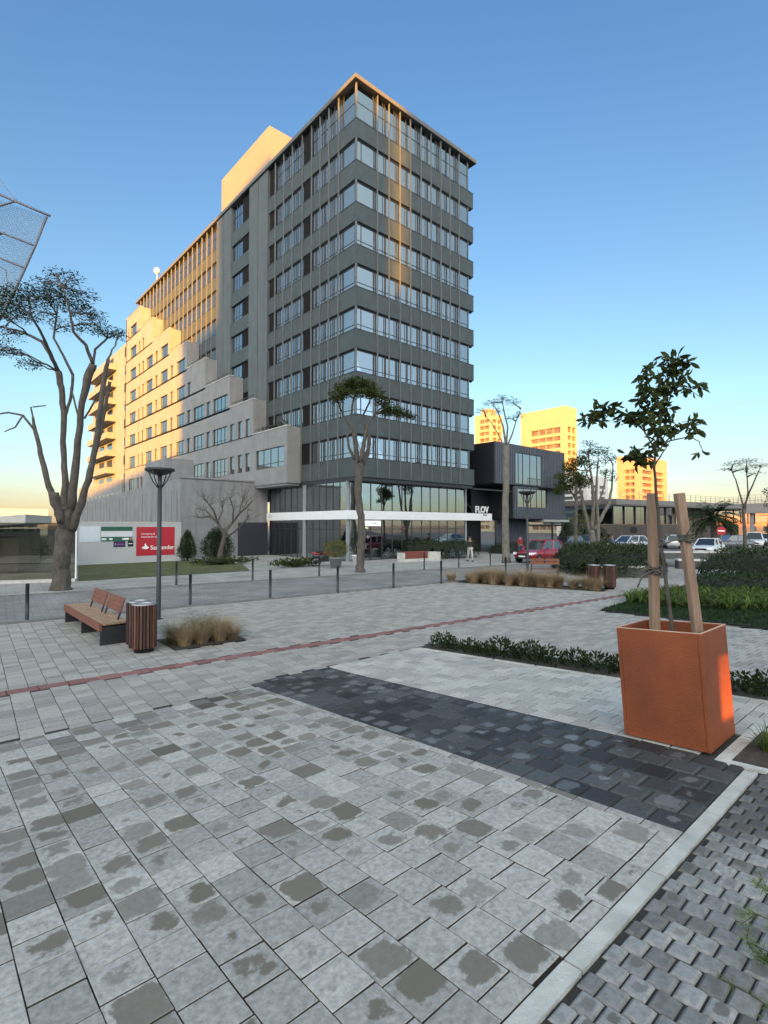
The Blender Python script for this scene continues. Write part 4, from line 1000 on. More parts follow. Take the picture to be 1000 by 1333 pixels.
px_tree('pruned_tree', 'large multi-stemmed tree with hacked-off limbs and a flat feathery crown at the left edge', 20.3,
    [(79, 769, 12), (79, 745, 10), (82, 720, 10), (84, 695, 10), (86, 675, 11), (87, 662, 11)],
    [[(80, 676, 6.5), (71, 655, 5.6), (62, 625, 4.6), (53, 590, 3.8), (46, 560, 3), (43, 543, 1.8)],
     [(80, 680, 6.5, -.3), (74, 658, 6, -.5), (72, 641, 5.8, -.6)],
     [(84, 668, 7, .2), (85, 620, 5, .4), (82, 575, 4.4, .5), (84, 545, 4.4, .5), (80, 505, 4.8, .5), (76, 484, 5.2, .5)],
     [(92, 667, 7), (98, 612, 6.2), (103, 562, 5, -.2), (107, 525, 4.8, -.3), (114, 495, 6.5, -.3), (121, 474, 6, -.3)],
     [(94, 690, 7), (106, 655, 6, -.2), (118, 615, 5, -.4), (126, 570, 4.2, -.5), (131, 530, 3.8, -.6), (136, 490, 4.2, -.6), (141, 467, 2.5, -.6)],
     [(120, 605, 3, .3), (132, 560, 2.6, .4), (139, 520, 2.8, .4), (143, 497, 2.8, .4)],
     [(84, 545, 2.6, .5), (93, 515, 2.4, .6), (95, 488, 2.4, .6)],
     [(104, 550, 1.8), (98, 525, 1.5), (92, 505, 1.5)], [(110, 545, 1.5), (122, 525, 1.5), (130, 510, 1.5)],
     [(45, 560, 2), (30, 541, 1.8, .3), (12, 537, 1.5, .5), (-12, 540, 1, .6)], [(30, 541, 1.5, .3), (20, 556, 1.2, .1), (6, 562, .8, 0)], [(50, 575, 1.5), (40, 530, 1.3), (60, 528, .8)],
     [(76, 484, 3.5, .5), (66, 462, 3, .8), (55, 445, 2.6, 1), (30, 432, 2, 1.5), (0, 425, 1.5, 2)],
     [(76, 484, 3, .5), (62, 452, 2.5, -.4), (52, 430, 2, -1), (40, 410, 1.6, -1.5)],
     [(121, 474, 3, -.3), (112, 450, 2.6, -.6), (96, 432, 2, -1), (90, 400, 1.5, -1.3), (82, 375, 1, -1.3)],
     [(121, 474, 2.5, -.3), (124, 455, 2, .6), (140, 440, 1.6, 1.2), (160, 432, 1, 1.6)],
     [(95, 488, 2.5, .6), (82, 462, 2, 1.2), (70, 440, 1.8, 1.8), (75, 400, 1.4, 2)]],
    [(-15, 398, 34, 9, 420), (8, 392, 30, 9, 480, -2), (35, 384, 28, 8, 420, -1), (60, 388, 26, 8, 360, 1), (85, 392, 26, 9, 360, -1), (105, 404, 24, 8, 280, 1),
     (20, 410, 30, 7, 330, 2), (50, 408, 28, 7, 280, 2), (78, 374, 20, 6, 190), (92, 362, 16, 6, 110), (70, 356, 12, 5, 60), (120, 425, 20, 7, 180), (140, 432, 20, 6, 150, 1), (158, 436, 12, 5, 70),
     (85, 425, 24, 6, 150, 2), (8, 435, 26, 7, 190, 1), (-10, 452, 26, 8, 200), (10, 456, 14, 5, 90), (36, 474, 15, 5, 120), (108, 385, 20, 7, 130), (128, 412, 14, 5, 70), (55, 372, 20, 6, 120)],
    M_LEAFD, M_BARK, leaf=(.14, .042), flatten=.6, dens=1.55, spray=9, zr=1.5, slim=.78)
px_tree('street_tree', 'umbrella-crowned tree with twisted trunk in front of the tower corner', 28.0,
    [(469, 746, 6.4), (469, 735, 5.2), (471, 700, 4.8), (470, 672, 4.6), (466, 645, 4.6), (467, 620, 5.2), (468, 603, 5.6)],
    [[(466, 606, 3.8), (464, 585, 3.8), (461, 563, 3.4)], [(472, 605, 3.8, .2), (480, 585, 3.2, .4), (481, 570, 3, .5), (475, 553, 2.2, .5), (473, 540, 1.6, .5), (480, 526, 1.3, .6)],
     [(470, 600, 4, -.2), (474, 575, 3.2, -.3), (477, 560, 2.8, -.3)], [(462, 598, 2.5), (454, 582, 2, -.3), (452, 566, 1.8, -.4), (458, 562, 1.3, -.4)],
     [(460, 564, 2.3), (457, 545, 1.8), (459, 525, 1.5), (463, 512, 1)], [(460, 565, 1.5), (452, 550, 1.2, .5), (445, 535, 1, .8)],
     [(476, 560, 1.8), (484, 545, 1.5, .4), (495, 532, 1.2, .7), (510, 528, .8, 1)]],
    [(442, 512, 14, 6, 330), (452, 503, 15, 7, 460), (464, 499, 15, 7, 480), (478, 503, 15, 7, 430), (488, 512, 14, 6, 320), (470, 512, 18, 5, 300), (500, 524, 13, 5, 240), (512, 533, 13, 4.5, 240), (525, 538, 11, 4, 190), (536, 542, 8, 3, 90), (438, 520, 9, 4, 120), (505, 537, 10, 4, 150)],
    M_LEAFM, M_BARK, leaf=(.19, .065), flatten=.5, dens=1.25, zr=1.25, spray=6, slim=.85)
px_tree('street_tree', 'tall thin bare tree with straight trunk before the black corrugated building', 34.9,
    [(659, 733, 5.2), (658, 690, 4.4), (658, 640, 4.2), (659, 600, 4), (659, 580, 3.8)],
    [[(659, 580, 2), (655, 555, 1.4, .3), (648, 535, 1, .5), (640, 524, .6, .8)], [(659, 580, 1.8), (661, 555, 1.3, -.3), (656, 535, 1, -.5), (654, 520, .6, -.5)],
     [(660, 582, 1.8), (667, 565, 1.2), (672, 548, .9), (678, 532, .5)], [(658, 585, 1.3), (650, 568, 1, .5), (640, 550, .7, 1), (630, 540, .5, 1.4)]],
    [(640, 525, 14, 5, 110), (654, 519, 13, 5, 120), (667, 524, 12, 5, 90), (630, 535, 12, 4, 80), (676, 540, 9, 5, 60), (648, 536, 14, 5, 80), (664, 545, 12, 5, 60)],
    M_LEAFG, M_BARKP, leaf=(.16, .04), spray=10, slim=.8, dens=1.4)
px_tree('street_tree', 'dark dense small tree with slim trunk in front of the black building end', 37.0,
    [(750, 735, 2.4), (750, 690, 2.2), (750, 650, 2), (750, 625, 1.8)],
    [[(750, 650, 1.2), (740, 635, 1, .4), (730, 625, .7, .8)], [(750, 645, 1.2), (760, 630, 1, -.4), (764, 615, .7, -.8)]],
    [(735, 633, 13, 7, 420), (748, 622, 14, 8, 460), (760, 628, 12, 7, 380), (742, 608, 13, 7, 330), (756, 600, 12, 7, 260), (730, 620, 9, 5, 180), (726, 640, 7, 4, 110)],
    M_LEAFM, M_BARK, leaf=(.2, .09), flatten=.3)
px_tree('street_tree', 'multi-stemmed airy tree with one whitewashed trunk left of the pavilion', 39.0,
    [(774, 730, 4), (772, 710, 3.6), (770, 690, 3.6)],
    [[(778, 732, 2.6), (779, 700, 2.4), (778, 672, 2.2), (776, 640, 1.8), (778, 610, 1)], [(770, 695, 2.8), (763, 670, 2.4, .4), (757, 645, 2, .6), (752, 620, 1.2, .8)],
     [(771, 692, 2.6), (773, 655, 2, -.4), (770, 620, 1.5, -.6), (766, 595, .8, -.7)], [(774, 690, 2.6), (784, 672, 2.4, .3), (793, 655, 2.2, .4), (797, 630, 1.2, .5), (798, 605, .7, .5)], [(778, 660, 1.6), (786, 635, 1.2), (790, 610, .8)]],
    [(752, 600, 14, 6, 260), (765, 590, 15, 6, 280), (780, 587, 15, 6, 280), (793, 596, 12, 6, 220), (772, 605, 18, 6, 220), (788, 615, 12, 5, 150), (755, 618, 12, 5, 160), (797, 622, 8, 5, 90), (768, 578, 12, 4, 110), (745, 612, 9, 5, 120)],
    M_LEAFD, M_BARKP, leaf=(.19, .07), flatten=.4, spray=6)
px_tree('street_tree', 'thin flat-topped tree at the right edge beside the footbridge', 46.0,
    [(971, 722, 2.6), (970, 700, 2.2), (968, 675, 2), (968, 662, 1.8)],
    [[(968, 662, 1.3), (964, 645, 1, .3), (958, 625, .8, .5), (952, 612, .5, .7)], [(968, 662, 1.3), (976, 640, 1, -.3), (984, 622, .8, -.5), (990, 608, .5, -.6)], [(969, 668, 1.2), (974, 640, .9, .4), (972, 615, .6, .6)]],
    [(955, 604, 14, 3.5, 150), (972, 600, 16, 3.5, 170), (988, 606, 13, 3.5, 140), (945, 611, 9, 2.5, 70), (965, 612, 13, 3, 90), (984, 616, 12, 3, 90), (974, 607, 16, 3, 80)],
    M_LEAFG, M_BARK, leaf=(.22, .06), flatten=.8, spray=6)
px_tree('street_tree', 'cut-off dark tree at the far right border behind the parked pickup', 50.0,
    [(1004, 720, 4), (1003, 690, 3.5), (1004, 670, 3)], [],
    [(1002, 640, 9, 7, 200), (1010, 655, 14, 9, 300), (1004, 690, 9, 6, 180)], M_LEAFD, M_BARK, leaf=(.22, .1), flatten=.3)
px_tree('bare_tree', 'small leafless tree with crooked branches against the concrete annex', 36.5,
    [(286, 731, 3.6), (288, 712, 3), (293, 698, 2.8), (291, 690, 2.6)],
    [[(290, 692, 2.2), (283, 680, 1.8), (274, 672, 1.5, .4), (262, 674, 1.1, .6), (252, 672, .6, .8)], [(284, 682, 1.5), (278, 664, 1.2, -.4), (270, 654, .8, -.6), (265, 650, .4, -.7)], [(292, 694, 2), (303, 680, 1.6, .3), (312, 668, 1.3, .5), (322, 660, .8, .8), (328, 652, .4, .9)],
     [(303, 680, 1.2), (304, 662, 1, -.3), (300, 650, .6, -.4)], [(312, 668, .9), (314, 655, .6, .2), (319, 645, .4, .3)], [(275, 672, .9), (268, 664, .6), (256, 662, .4)], [(293, 700, 1.6), (306, 692, 1.2, -.4), (318, 680, .8, -.7), (325, 672, .4, -.8)], [(283, 680, 1), (290, 665, .7), (288, 652, .4)]],
    [], M_LEAFD, M_BARK, twigs=[70])
# fine twigs are part of the bare tree
def shrub(name, label, loc, rx, ry, h, n, m, leaf=(.1, .05), cat='shrub', group=None, taper=0.0, flatten=.1, core=True):
    o = thing(name, label, cat, loc, 0, group); C = MB()
    for _ in range(n):
        q = unit() * random.uniform(.72, 1.08)
        z = (q.z + 1) / 2
        k = 1 - taper * z
        rr = 1 + .18 * math.sin(q.x * 7 + loc[0]) * math.cos(q.y * 6 + loc[1])
        p = Vector((q.x * rx * k * rr, q.y * ry * k * rr, z * h))
        t = (Vector((q.x, q.y, .5)) + rv(.9)).normalized()
        C.leaf(p, t, unit(), leaf[0] * random.uniform(.6, 1.3), leaf[1])
    C.build('foliage', m, o)
    if core:
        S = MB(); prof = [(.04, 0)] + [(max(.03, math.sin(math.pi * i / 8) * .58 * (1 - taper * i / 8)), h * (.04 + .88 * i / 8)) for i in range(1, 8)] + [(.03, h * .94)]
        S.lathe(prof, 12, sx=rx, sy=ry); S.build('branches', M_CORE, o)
    return o
def gz3(p): return (p.x, p.y, gz(p.y))
shrub('conifer_shrub', 'narrow dark conifer shrub beside the right end of the hoarding', gz3(gnd(244, 730)), .75, .75, 2.1, 2200, M_LEAFJ, (.16, .05), taper=.75)
shrub('conifer_shrub', 'broad black-green conifer shrub under the bare tree', gz3(gnd(283, 729)), 1.35, 1.1, 2.3, 4200, M_LEAFJ, (.16, .05), taper=.5)
q = gnd(290, 735); shrub('ground_cover', 'low yellow-green ground cover under the bare tree', gz3(q), 2.2, .6, .45, 700, M_LEAFM, (.2, .06), cat='plant')
q = gnd(386, 738); shrub('ground_cover', 'low green planting strip before the shop corner', gz3(q), 1.7, .55, .5, 800, M_LEAFM, (.18, .06), cat='plant')
# potted plants
def pot(loc, r, h): 
    mb = MB(); mb.lathe([(r * .7, 0), (r * .95, h * .85), (r * 1.03, h * .86), (r * 1.03, h), (r * .9, h), (r * .88, h * .88)], 18); return mb
def potted(label, loc, r, h, fx, fh, n, m, leaf=(.1, .05), mp=M_CONC2):
    o = thing('potted_shrub', label, 'potted plant', loc)
    pot(loc, r, h).build('pot', mp, o)
    C = MB(); 
    for _ in range(n):
        q = unit() * random.uniform(.6, 1.05); p = Vector((q.x * fx, q.y * fx, h + (q.z + 1) / 2 * fh)); C.leaf(p, (q + rv(.8)).normalized(), unit(), leaf[0] * random.uniform(.6, 1.3), leaf[1])
    C.build('foliage', m, o)
    S = MB(); S.tube([(0, 0, h * .8), (0, 0, h + fh * .5)], .03, 6); S.build('stem', M_BARK, o)
potted('round yellow-green bush in a grey pot at the shop corner', gz3(gnd(437, 739)), .40, .62, .72, 1.0, 1100, M_LEAFY, (.11, .05))
potted('small tree in a white pot inside the dark shop window', (22.9, 36.6, 0), .5, .3, .5, 2.1, 300, lm('leaf_autumn', (0.12, 0.06, .035), (.2, .10, .05)), (.12, .05), M_WHITE)
potted('small dark plant in a white pot beside the shop door column', gz3(gnd(463, 733)), .25, .55, .4, 1.1, 350, M_LEAFD, (.13, .06), M_WHITE)

def mound(name, label, poly, h, n, m, leaf=(.14, .05), cat='hedge', edge=.8, bump=.25, kind=None, up=.6, zbase=None):
    xs = [p[0] for p in poly]; ys = [p[1] for p in poly]
    c = (sum(xs) / len(xs), sum(ys) / len(ys)); zb_ = gz(c[1])
    def dist(x, y):
        dm = 9
        for i in range(len(poly)):
            a = Vector(poly[i]); b_ = Vector(poly[(i + 1) % len(poly)]); ab = b_ - a; t = max(0, min(1, (Vector((x, y)) - a).dot(ab) / ab.length_squared)); dm = min(dm, (a + ab * t - Vector((x, y))).length)
        return dm
    sd = random.uniform(0, 50)
    def H_(x, y):
        e = min(1, dist(x, y) / edge); e = math.sqrt(max(0, 1 - (1 - e) ** 2))
        return h * e * (1 + bump * (math.sin(x * 2.1 + sd) * math.cos(y * 2.6 + sd) + .5 * math.sin(x * 5.3 + y * 4.1 + sd)))
    o = thing(name, label, cat, (c[0], c[1], 0))
    if kind: o['kind'] = kind
    C = MB(); cnt = 0
    while cnt < n:
        x = random.uniform(min(xs), max(xs)); y = random.uniform(min(ys), max(ys))
        if not inpoly(x, y, poly): continue
        hh = H_(x, y); z = gz(y) + hh * (random.uniform(.55, 1.03) if random.random() < .8 else random.uniform(.05, .6))
        gx = (H_(x + .05, y) - hh) / .05; gy = (H_(x, y + .05) - hh) / .05
        nrm = Vector((-gx, -gy, 1)).normalized()
        t = (nrm * up + rv(1.0)).normalized()
        C.leaf(Vector((x - c[0], y - c[1], z)), t, (nrm + rv(.5)).normalized(), leaf[0] * random.uniform(.6, 1.4), leaf[1] * random.uniform(.7, 1.2)); cnt += 1
    C.build('foliage', m, o)
    S = MB(); st = max(.18, (max(xs) - min(xs)) / 40); idx = {}
    nx = int((max(xs) - min(xs)) / st) + 2; ny = int((max(ys) - min(ys)) / st) + 2
    for i in range(nx):
        for j in range(ny):
            x = min(xs) + i * st; y = min(ys) + j * st
            if inpoly(x, y, poly): idx[(i, j)] = len(S.v); S.v.append((x - c[0], y - c[1], gz(y) + H_(x, y) * .82 - .02))
    for (i, j) in idx:
        if (i + 1, j) in idx and (i, j + 1) in idx and (i + 1, j + 1) in idx:
            S.f.append([idx[(i, j)], idx[(i + 1, j)], idx[(i + 1, j + 1)], idx[(i, j + 1)]]); S.m.append(0); S.smooth.append(True)
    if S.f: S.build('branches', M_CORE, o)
    return o
mound('juniper_hedge', 'wide dark juniper hedge behind the twin wooden bins', [(33.5, 17.3), (30.5, 17.2), (27, 16.1), (25.0, 14.3), (24.0, 12.8), (24.6, 11.2), (26.6, 10.0), (31, 11.5), (34, 14)], 1.3, 16000, M_LEAFJ, (.2, .06), bump=.12)
mound('clipped_hedge', 'dark clipped hedge against the shop windows', [(26.4, 27.3), (27.5, 26.2), (31.8, 25.4), (33.4, 26.2), (33.4, 28.2), (27, 28.6)], 1.25, 5000, M_LEAFJ, (.14, .06), edge=.4, bump=.08)
mound('clipped_hedge', 'low dark hedge at the foot of the black corrugated building', [(38.2, 27.4), (47, 25.6), (47, 27.5), (38.2, 29.2)], .95, 2500, M_LEAFJ, (.16, .06), edge=.4, bump=.1)
def gp(*L_): return [(gnd(u, v).x, gnd(u, v).y) for u, v in L_]
mound('dark_shrub', 'rounded dark shrub mass behind the strap-leaved bed at the right edge', [(26.5, 8.6), (24.5, 6.4), (25, 4.2), (29, 4.5), (33, 6.5), (31, 9.0)], 1.25, 6000, M_LEAFJ, (.2, .05), cat='shrub', bump=.15)
mound('low_hedge', 'low green hedge between the strap-leaved bed and the dark shrubs', [(21.5, 7.3), (20.5, 5.2), (20.6, 3.2), (23.6, 3.2), (24.6, 6), (24, 7.6)], .55, 4000, M_LEAFJ, (.14, .05), edge=.5, bump=.1)
mound('autumn_tree_mass', 'yellow-green bushes under the porch by the car park', [(51, 30), (51, 28), (58, 27), (60, 31)], 3.2, 1800, M_LEAFY, (.3, .12), cat='shrub', edge=1.2)
# strap-leaved bed
C = MB()
BED = [(17.6, 7.75), (16.6, 7.3), (15.9, 4.9), (16.2, 2.8), (21, 2.6), (21.2, 5.4), (20.5, 7.7)]
n = 0
while n < 420:
    x = random.uniform(15.5, 21.2); y = random.uniform(2.6, 7.8)
    if not inpoly(x, y, BED): continue
    n += 1
    for k in range(9):
        a = random.uniform(0, 6.28); L_ = random.uniform(.45, .75); w = .034
        p = Vector((x, y, gz(y))); dirh = Vector((math.cos(a), math.sin(a), 0)); sd = Vector((-math.sin(a), math.cos(a), 0))
        prev = None; ang = random.uniform(1.0, 1.45)
        for s_ in range(5):
            ww = w * (1 - (s_ / 4) ** 2 * .9) / 2
            a_, b_ = p + sd * ww, p - sd * ww
            if prev: C.add([prev[0], prev[1], b_, a_], [(0, 1, 2, 3)])
            prev = (a_, b_); p = p + (dirh * math.cos(ang) + UPZ * math.sin(ang)) * (L_ / 4); ang -= random.uniform(.35, .6)
o = C.build('strap_leaved_plants', M_STRAP); tag(o, 'bed of arching strap-leaved green plants at the right', 'plants'); o['kind'] = 'stuff'
# dark turf strip in front of it
TP = [(14.95, 7.36), (14.2, 5), (13.45, 2.96), (12.6, 0.5), (17, .5), (16.6, 3.6), (16.8, 5.6), (17.8, 7.5)]
mb = MB(); mb.add([(x, y, gz(y) + .03) for x, y in TP], [list(range(len(TP)))]); mb.build('bed_soil', mat('turf_base', (0.018, 0.035, 0.018), .95, .3, 6, .8, 60), kind='structure')
mb = MB(); mb.add([(x, y, gz(y) + .012) for x, y in TURF], [list(range(len(TURF)))]); mb.build('planting_soil', M_SOIL, kind='structure')
C = MB(); n = 0
while n < 9000:
    x = random.uniform(12.4, 17.9); y = random.uniform(.5, 7.6)
    if not inpoly(x, y, TP): continue
    n += 1; p = Vector((x, y, gz(y) + .02)); t = (UPZ + rv(.7)).normalized(); C.leaf(p, t, unit(), random.uniform(.06, .13), .022)
o = C.build('dwarf_grass', M_TURF); tag(o, 'dark green dwarf grass edging the strap-leaved bed', 'grass'); o['kind'] = 'stuff'
# small plants in the long planting strip
def small_plant(r, h, n, m, leaf):
    C = MB()
    for _ in range(n):
        a = random.uniform(0, 6.28); q = random.random() ** .6
        p = Vector((math.cos(a) * r * q, math.sin(a) * r * q, random.uniform(.03, 1) * h * (1.1 - q * .5)))
        C.leaf(p, (Vector((math.cos(a), math.sin(a), 1.0)) + rv(.7)).normalized(), unit(), leaf[0] * random.uniform(.6, 1.3), leaf[1])
    for _ in range(7):
        a = random.uniform(0, 6.28); C.tube([(0, 0, 0), (math.cos(a) * r * .4, math.sin(a) * r * .4, h * .5), (math.cos(a) * r * .7, math.sin(a) * r * .7, h * .9)], [.006, .004, .002], 4)
    return C
protos = []
for k in range(3):
    C = small_plant(.27, .3, 260, M_LEAFD, (.075, .035)); protos.append(C)
PLAB = 'small leafy young plant in the long soil strip across the pale paving'
srcs = []
yy = 7.3; i = 0
while yy > -.5:
    x = 8.05 + random.uniform(-.14, .14)
    if i < 3:
        o = protos[i].build('young_plant', M_LEAFD); srcs.append(o)
    else:
        o = random.choice(srcs).copy(); COL.objects.link(o)
    o.location = (x, yy, gz(yy)); o.rotation_euler = (0, 0, random.uniform(0, 6)); s = random.uniform(.65, 1.15); o.scale = (s, s, s * random.uniform(.8, 1.1))
    tag(o, PLAB, 'plant', 'young plants in the soil strip'); i += 1
    yy -= random.uniform(.26, .5)
# grass tuft in the little pocket next to the planter
def tuft(n, L_, w, spread, m, droop=.5, seg=4, r=.1):
    C = MB()
    for _ in range(n):
        a = random.uniform(0, 6.28); l = L_ * random.uniform(.6, 1.15); ang = random.uniform(1.57 - spread, 1.57)
        q = random.random() ** .5 * r
        p = Vector((math.cos(a) * q, math.sin(a) * q, 0)); aa = a + random.uniform(-.4, .4)
        dh = Vector((math.cos(aa), math.sin(aa), 0)); sd = Vector((-math.sin(aa), math.cos(aa), 0)); prev = None
        for s_ in range(seg + 1):
            ww = w * (1 - s_ / seg * .9) / 2; A, B_ = p + sd * ww, p - sd * ww
            if prev: C.add([prev[0], prev[1], B_, A], [(0, 1, 2, 3)], 0 if random.random() < 2 else 1)
            prev = (A, B_); p = p + (dh * math.cos(ang) + UPZ * math.sin(ang)) * (l / seg); ang -= droop * random.uniform(.6, 1.3)
    return C
o = tuft(90, .30, .011, .9, M_GRN2, .4, r=.07).build('grass_tuft', M_STRAP); o.location = (5.95, 1.33, gz(1.33)); tag(o, 'green grass tuft in the soil pocket beside the orange planter', 'plant')
# ornamental grasses
gl1 = [tuft(520, .74, .008, .62, M_DRY, .40, r=.16) for _ in range(3)]
PB = [gnd(205, 838), gnd(228, 846), gnd(312, 836), gnd(292, 824), gnd(222, 818)]
mb = MB(); mb.add([(3.85, 10.62, .012), (5.4, 10.62, .012), (5.4, 11.9, .012), (3.85, 11.9, .012)], [(0, 1, 2, 3)]); mb.build('planting_soil', M_SOIL, kind='structure')
CL = [(4.1, 11.35, 1, 1.0), (4.5, 11.0, 0, .95), (4.9, 10.95, 0, .9), (5.2, 10.95, 0, .75), (4.15, 10.95, 0, .8), (4.75, 11.45, 1, 1.0), (5.15, 11.4, 0, .8)]
tsrc = {}
for i, (x, y, g, s) in enumerate(CL):
    key = (g,)
    if key not in tsrc: tsrc[key] = gl1[g].build('grass_clump', M_GRN2 if g else M_DRY); o = tsrc[key]
    else: o = tsrc[key].copy(); COL.objects.link(o)
    o.location = (x, y, .01); o.rotation_euler = (0, 0, i * 1.3); o.scale = (s, s, s * random.uniform(.88, 1.1))
    tag(o, 'green clump of ornamental grass by the street lamp' if g else 'dry tan clump of ornamental grass in the bed beside the slatted bin', 'grass', 'green grass clumps by the lamp' if g else 'dry grass clumps by the bin')
gA, gB = gnd(600, 757), gnd(775, 768)
gsrc = gl1[2].build('grass_clump', M_DRY)
for i in range(26):
    f = i / 25
    o = gsrc if i == 0 else gsrc.copy()
    if i: COL.objects.link(o)
    p = gA.lerp(gB, f) + Vector((random.uniform(-.35, .5), random.uniform(-.35, .5), 0)); s = random.uniform(.85, 1.35)
    o.location = (p.x, p.y, .005); o.rotation_euler = (0, 0, random.uniform(0, 6)); o.scale = (s, s, s * random.uniform(.85, 1.15))
    tag(o, 'dry tan grass clump in the long row across the plaza', 'grass', 'dry grass clumps in the long row')
mb = MB(); a = (gB - gA).normalized(); s_ = Vector((-a.y, a.x, 0)); mb.add([tuple(gA + s_ * .8 + Vector((0, 0, .01))), tuple(gA - s_ * .5 + Vector((0, 0, .01))), tuple(gB - s_ * .5 + a * .4 + Vector((0, 0, .01))), tuple(gB + s_ * .8 + a * .4 + Vector((0, 0, .01)))], [(0, 1, 2, 3)]); mb.build('planting_soil', M_SOIL, kind='structure')
# palm
pb = at(930, 722, 62); pb.z = 0
pm = thing('palm_tree', 'dark drooping palm before the brick wall at the right', 'palm', pb)
mb = MB(); mb.tube([(0, 0, 0), (.05, 0, 1.5), (0, .05, 3.4)], [.38, .33, .28], 10); mb.build('trunk', M_BARK, pm)
C = MB()
for k in range(80):
    a = random.uniform(0, 6.28); ang = random.uniform(-.35, 1.35); p = Vector((0, 0, 3.4)); dh = Vector((math.cos(a), math.sin(a), 0)); sd = Vector((-math.sin(a), math.cos(a), 0))
    for s_ in range(10):
        dirv = dh * math.cos(ang) + UPZ * math.sin(ang); q = p + dirv * .33
        for sg in (-1, 1):
            for e in (0, .5):
                C.leaf(p.lerp(q, e), (dirv * .6 + sd * sg - UPZ * .25).normalized(), (UPZ + rv(.5)).normalized(), .6 * (1 - abs(s_ - 4) / 9), .14)
        p = q; ang -= .13
C.build('fronds', M_LEAFJ, pm)
# conifer fronds close to the camera, lower right
cn = thing('conifer_sapling', 'feathery green conifer sprigs poking in at the lower right corner', 'plant', (2.62, -.55, gz(-.55)))
T = MB(); C = MB()
for (u, v, d_) in ((955, 1282, 2.35), (985, 1190, 2.6), (972, 1225, 2.5), (1000, 1255, 2.4), (1000, 1160, 2.7), (965, 1335, 2.3), (1010, 1310, 2.35), (1015, 1215, 2.6), (985, 1345, 2.25)):
    tip = at(u, v, d_) - Vector((2.62, -.55, gz(-.55)))
    st = Vector((random.uniform(-.05, .05), random.uniform(-.05, .05), tip.z * .35))
    pts = twig(T, st, tip, .006, .002, 6, .12, 5)
    T.tube([(0, 0, 0), st], [.012, .006], 6)
    for i in range(2, len(pts)):
        for _ in range(46):
            p = pts[i - 1].lerp(pts[i], random.random()); ax = (pts[i] - pts[i - 1]).normalized()
            C.leaf(p, (ax * .7 + unit()).normalized(), unit(), random.uniform(.03, .06), .0032)
        for _ in range(3):
            p = pts[i]; e = p + ((pts[i] - pts[i - 1]).normalized() * .6 + unit()).normalized() * random.uniform(.05, .10)
            T.tube([p, e], [.0025, .0015], 4)
            for _ in range(40): C.leaf(p.lerp(e, random.random()), ((e - p).normalized() * .7 + unit()).normalized(), unit(), random.uniform(.025, .05), .003)
T.build('stem', M_BARK, cn); C.build('needles', lm('needle_green', (0.10, 0.17, 0.04), (.17, .23, .07), .3), cn)

# ---------------------------------------------------------------- orange planter with staked sapling
pl = thing('orange_planter', 'tall square rust-orange planter box on the dark paving', 'planter', (5.86, 2.06, gz(2.06)))
pl.rotation_euler = (-math.atan(SL), 0, 0)
M_ORA = mat('corten_orange', (0.255, 0.058, 0.013), 0.6, .24, 1.6, .35, 60, streak=.22)
hx, hy, PH, tt = .365, .40, 1.10, .035
mb = MB()
mb.box(-hx, hx, -hy, -hy + tt, 0.01, PH); mb.box(-hx, hx, hy - tt, hy, .01, PH); mb.box(-hx, -hx + tt, -hy + tt, hy - tt, .01, PH); mb.box(hx - tt, hx, -hy + tt, hy - tt, .01, PH); mb.box(-hx + tt, hx - tt, -hy + tt, hy - tt, .01, .05)
b_ = mb.build('box', M_ORA, pl)
bv = b_.modifiers.new('bevel', 'BEVEL'); bv.width = .006; bv.segments = 2
mb = MB()
e_ = .012
mb.box(-hx - .001, hx + .001, -hy - .001, -hy + e_, PH - .001, PH + .006); mb.box(-hx - .001, hx + .001, hy - e_, hy + .001, PH - .001, PH + .006); mb.box(-hx - .001, -hx + e_, -hy + e_, hy - e_, PH - .001, PH + .006); mb.box(hx - e_, hx + .001, -hy + e_, hy - e_, PH - .001, PH + .006)
mb.build('rim', mat('rim_pale', (0.62, 0.40, 0.30), .5, .1, 5), pl)
mb = MB(); mb.box(-hx + tt, hx - tt, -hy + tt, hy - tt, .05, .94); mb.build('soil', M_SOIL, pl)
M_STAKE = mat('stake_timber', (0.28, 0.18, 0.125), 0.75, .3, 5, .25, 30, stretch=(6, 6, .5))
def stake(label, b, t, w):
    o = thing('tree_stake', label, 'stake', b)
    mb = MB(); mb.bar((0, 0, 0), Vector(t) - Vector(b), w, w * .8, up=(.6, .8, 0)); s_ = mb.build('post', M_STAKE, o); bvm = s_.modifiers.new('bevel', 'BEVEL'); bvm.width = .006
    return o
stake('upright sawn timber stake left of the sapling in the planter', at(853, 838, 5.52), at(849, 642, 5.52), .088)
stake('leaning sawn timber stake right of the sapling in the planter', at(911, 842, 5.30), at(884, 642, 5.30), .088)
M_TIE = mat('tie_cloth', (0.10, 0.095, 0.075), .9, .3, 12)
